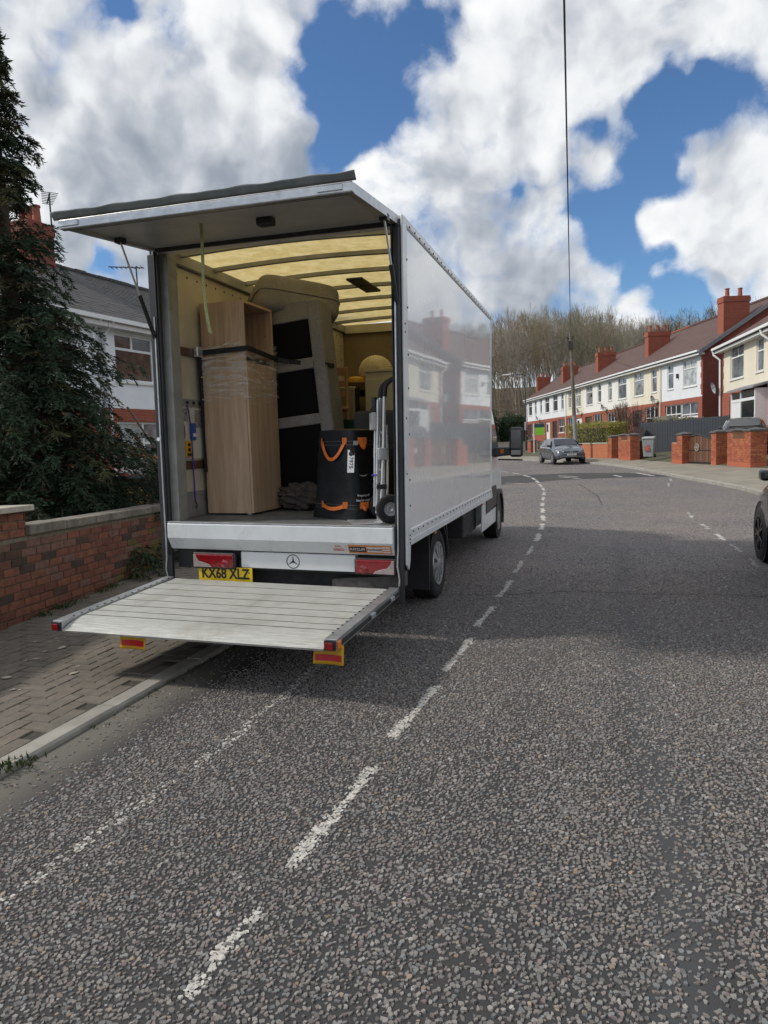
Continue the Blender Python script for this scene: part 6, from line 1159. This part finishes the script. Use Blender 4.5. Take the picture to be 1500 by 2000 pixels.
# ------------------------------------------------------------------ CARS
def car(name,label,loc,ang,paint,plate=None,kind=0,rim=None):
    """x forward, y left"""
    c=T(name,label,'car',loc,(0,0,ang)); st=[ # x, zb, zsh, zt, wl, ws, wt
    (-2.10,.42,.70,.86,.62,.66,.50),(-2.05,.30,.78,1.02,.78,.80,.58),(-1.85,.25,.90,1.20,.86,.86,.60),(-1.45,.22,.95,1.40,.885,.885,.62),(-.8,.20,.95,1.47,.89,.89,.63),(0,.20,.93,1.475,.895,.895,.63),(.45,.20,.92,1.40,.895,.895,.62),(1.05,.20,.90,1.02,.895,.89,.70),(1.35,.20,.86,.95,.895,.88,.72),(1.75,.21,.78,.86,.87,.83,.66),(2.0,.24,.66,.74,.78,.72,.56),(2.12,.34,.54,.60,.62,.58,.45)]
    def sec(q):
        x,zb,zs,zt,w0,w1,wt=q; P=[(w0*.85,zb),(w0,zb+.10),(w0*1.0,(zb+zs)*.55),(w1,zs-.04),(w1*.95,zs+.02),(wt*.55+w1*.43,zs+(zt-zs)*.55),(wt,zt-.03),(wt*.6,zt),(0,zt+.01)]; return [(x,y,z) for y,z in P]+[(x,-y,z) for y,z in P[::-1][1:]]
    S=[sec(q) for q in st]; k=len(S[0]); mb=MB(); mb.add(sum(S,[]),[(i*k+j,i*k+j+1,(i+1)*k+j+1,(i+1)*k+j) for i in range(len(S)-1) for j in range(k-1)]+[tuple(range(k)),tuple((len(S)-1)*k+j for j in range(k))])
    b=mb.build('body',paint,c,smooth='all'); md=b.modifiers.new('s','SUBSURF'); md.levels=md.render_levels=2
    for s in(-1,1):
        for pts in ([(-1.35,1.0),(-.30,1.0),(-.30,1.36),(-1.05,1.36)],[(-.24,1.0),(.90,.98),(.46,1.30),(.2,1.36),(-.24,1.365)]):
            def yy(z): return s*(.862-(z-.98)*.50+.016)
            MB().poly([(x,yy(z),z) for x,z in pts],vec=(0,s*.006,0)).build('side_window',m_glass,b)
        for x in(-1.30,1.34):
            MB().lathe([(0,.0),(.365,.0),(.37,.006)],'y',(x,s*.885,.33),28).build('wheel_arch',m_ink,b)
            w_=MB().lathe([(.20,-.10),(.28,-.105),(.312,-.085),(.32,0),(.312,.085),(.28,.105),(.20,.10)],'y',(x,s*.80,.32),32).build('wheel',m_tyre,c,smooth=True); rm=rim or m_cover
            r_=MB().lathe([(.205,.085),(.215,.105),(.20,.108),(.195,.08)],'y',(x,s*.80,.32),32,m=Matrix.Rotation(0 if s>0 else math.pi,4,'X')); 
            for q in range(5):
                for dq in(-.13,.13):
                    a=q*6.2832/5; d=Vector((math.cos(a),0,math.sin(a))); d2=Vector((math.cos(a+dq*1.5),0,math.sin(a+dq*1.5))); cc=Vector((x,s*.898,.32)); r_.bar(cc+d*.03,cc+d2*.205,.022,.016,(0,1,0))
            r_.lathe([(0,.112),(.04,.11),(.045,.08)],'y',(x,s*.80,.32),14,m=Matrix.Rotation(0 if s>0 else math.pi,4,'X')); r_.build('rim',rm,w_)
            MB().lathe([(0,.06),(.205,.06),(.21,.09)],'y',(x,s*.80,.32),24,m=Matrix.Rotation(0 if s>0 else math.pi,4,'X')).build('rim_well',m_ink,w_)
        MB().box((.60,min(s*.86,s*1.03),.98),(.76,max(s*.86,s*1.03),1.10)).build('door_mirror',paint,b,bevel=.03)
        MB().poly([(2.03,s*.40,.64),(1.97,s*.62,.66),(1.78,s*.80,.71),(1.72,s*.80,.76),(1.93,s*.62,.755),(2.0,s*.40,.70)],vec=(.03,s*.015,.01)).build('headlamp',M('headlamp',(.5,.53,.56),.1,.3,var=.3,scale=20,coat=.6),b)
        MB().poly([(-2.08,s*.55,.80),(-2.02,s*.80,.82),(-1.9,s*.875,.84),(-1.9,s*.875,.95),(-2.02,s*.80,.97),(-2.06,s*.55,.96)],vec=(-.02,s*.01,0)).build('tail_lamp',m_redl,b)
    MB().poly([(1.06,-.66,1.04),(1.06,.66,1.04),(.52,.58,1.39),(.52,-.58,1.39)],vec=(.012,0,.016)).build('windscreen',m_glass,b); MB().poly([(-1.98,-.55,1.08),(-1.98,.55,1.08),(-1.55,.55,1.38),(-1.55,-.55,1.38)],vec=(-.012,0,.016)).build('rear_window',m_glass,b)
    MB().box((1.98,-.42,.66),(2.075,.42,.695)).build('grille',m_ink,b); MB().box((2.0,-.62,.32),(2.115,.62,.43)).build('lower_intake',m_ink,b,bevel=.02); MB().box((2.06,-.66,.40),(2.118,.66,.415)).build('chrome_strip',m_silver,b)
    bg2=MB().lathe([(.075,0),(.075,.01),(.062,.01),(.062,0)],'x',(2.075,0,.685),24).build('badge_ring',m_silver,b); z0=.685
    mb=MB()
    for a_,b_ in (((-.035,.055),(0,.005)),((0,.005),(.035,.055)),((-.058,.02),(-.03,-.05)),((-.03,-.05),(0,-.005)),((0,-.005),(.03,-.05)),((.03,-.05),(.058,.02))): mb.bar((2.083,a_[0],z0+a_[1]),(2.083,b_[0],z0+b_[1]),.004,.010)
    mb.build('badge_letters',m_silver,bg2)
    if plate: pl_=MB().box((2.105,-.26,.47),(2.125,.26,.58)).build('number_plate',m_platew,b); text(plate,.105,m_ink,pl_,Matrix.Translation((2.1265,0,.525))@Matrix.Rotation(R(90),4,'Z')@Matrix.Rotation(R(90),4,'X'),sx=.8)
    if kind==2: MB().box((-2.11,-.16,.82),(-2.085,.16,.93)).build('number_plate',m_plate,b)
    for s in(-1,1):
        for x in(-.27,.95): MB().box((x-.004,s*.888-.006,.36),(x+.004,s*.888+.006,.93)).build('door_seam',m_ink,b)
    return c
pt=lambda n,cc:M(n,cc,.28,.35,var=.08,scale=2,coat=1)
hx=math.atan2(-.948,.319); fwd=Vector((.319,-.948,0)); right=Vector((.948,.319,0))
ax=Vector((.14,35.3,0))+right*.80; cpos=ax-fwd*1.34
car('parked_car','metallic dark grey hatchback parked half on the far pavement facing the camera',(cpos.x,cpos.y,.05),hx,pt('grey_paint_car',(.075,.085,.10)),'ED68 VSV')
car('parked_car','glossy black car with black alloy wheels parked opposite the van',(5.19,2.55,0),R(89.5),pt('black_paint_near',(.010,.011,.013)),kind=1,rim=M('black_alloy',(.03,.03,.032),.25,.7,var=.1))
car('parked_car','black hatchback parked on the drive behind the brick piers',(8.62,28.3,.62),R(79),pt('black_paint_drive',(.012,.013,.016)),kind=2)
# silver car half hidden by the privet hedge is only a glint in the photograph
# ------------------------------------------------------------------ RUBBISH IN THE LEFT GARDEN
sk=T('rubbish_container','black open container of builders waste in the garden left of the van','container',(-6.6,8.2,.02)); MB().hexa([(-.8,-.9,0),(.6,-.9,0),(.6,1.4,0),(-.8,1.4,0),(-.95,-1.0,1.0),(.75,-1.0,1.0),(.75,1.5,1.0),(-.95,1.5,1.0)]).build('container_body',m_plast,sk,bevel=.02); MB().tube([(-.95,-1.0,1.0),(.75,-1.0,1.0),(.75,1.5,1.0),(-.95,1.5,1.0),(-.95,-1.0,1.0)],.03,6).build('rim',m_dark,sk)
def plank(label,a,b,w_,th,mat,name='timber_board'):
    o=MB().bar(a,b,w_,th).build(name,mat,None,bevel=.004); tag(o,label,'board'); return o
plank('long thin timber pole leaning out of the waste container',(-6.35,8.1,.9),(-7.2,7.7,2.55),.05,.04,m_brown,'timber_pole'); plank('orange stained board lying across the waste container',(-7.2,7.6,1.55),(-6.1,7.9,1.32),.30,.05,M('orange_board',(.50,.20,.03),.5,var=.15)); plank('raw plywood sheet standing against the waste container',(-6.95,7.18,.72),(-5.7,7.35,.72),.03,.46,m_plywood,'plywood_sheet'); plank('brown panel tilted on top of the waste container',(-6.9,8.0,1.2),(-7.1,7.8,1.95),.30,.03,wood('tan_panel',(.40,.24,.14),(.32,.18,.10)),'tilted_panel'); plank('pale board lying on the rubbish pile above the container',(-6.9,8.1,1.45),(-6.0,8.3,1.75),.35,.03,M('pale_board',(.55,.48,.38),.7,var=.2)); plank('grey worktop offcut on the container rim',(-7.0,7.5,1.13),(-5.9,7.65,1.13),.5,.06,m_grey,'worktop_offcut')
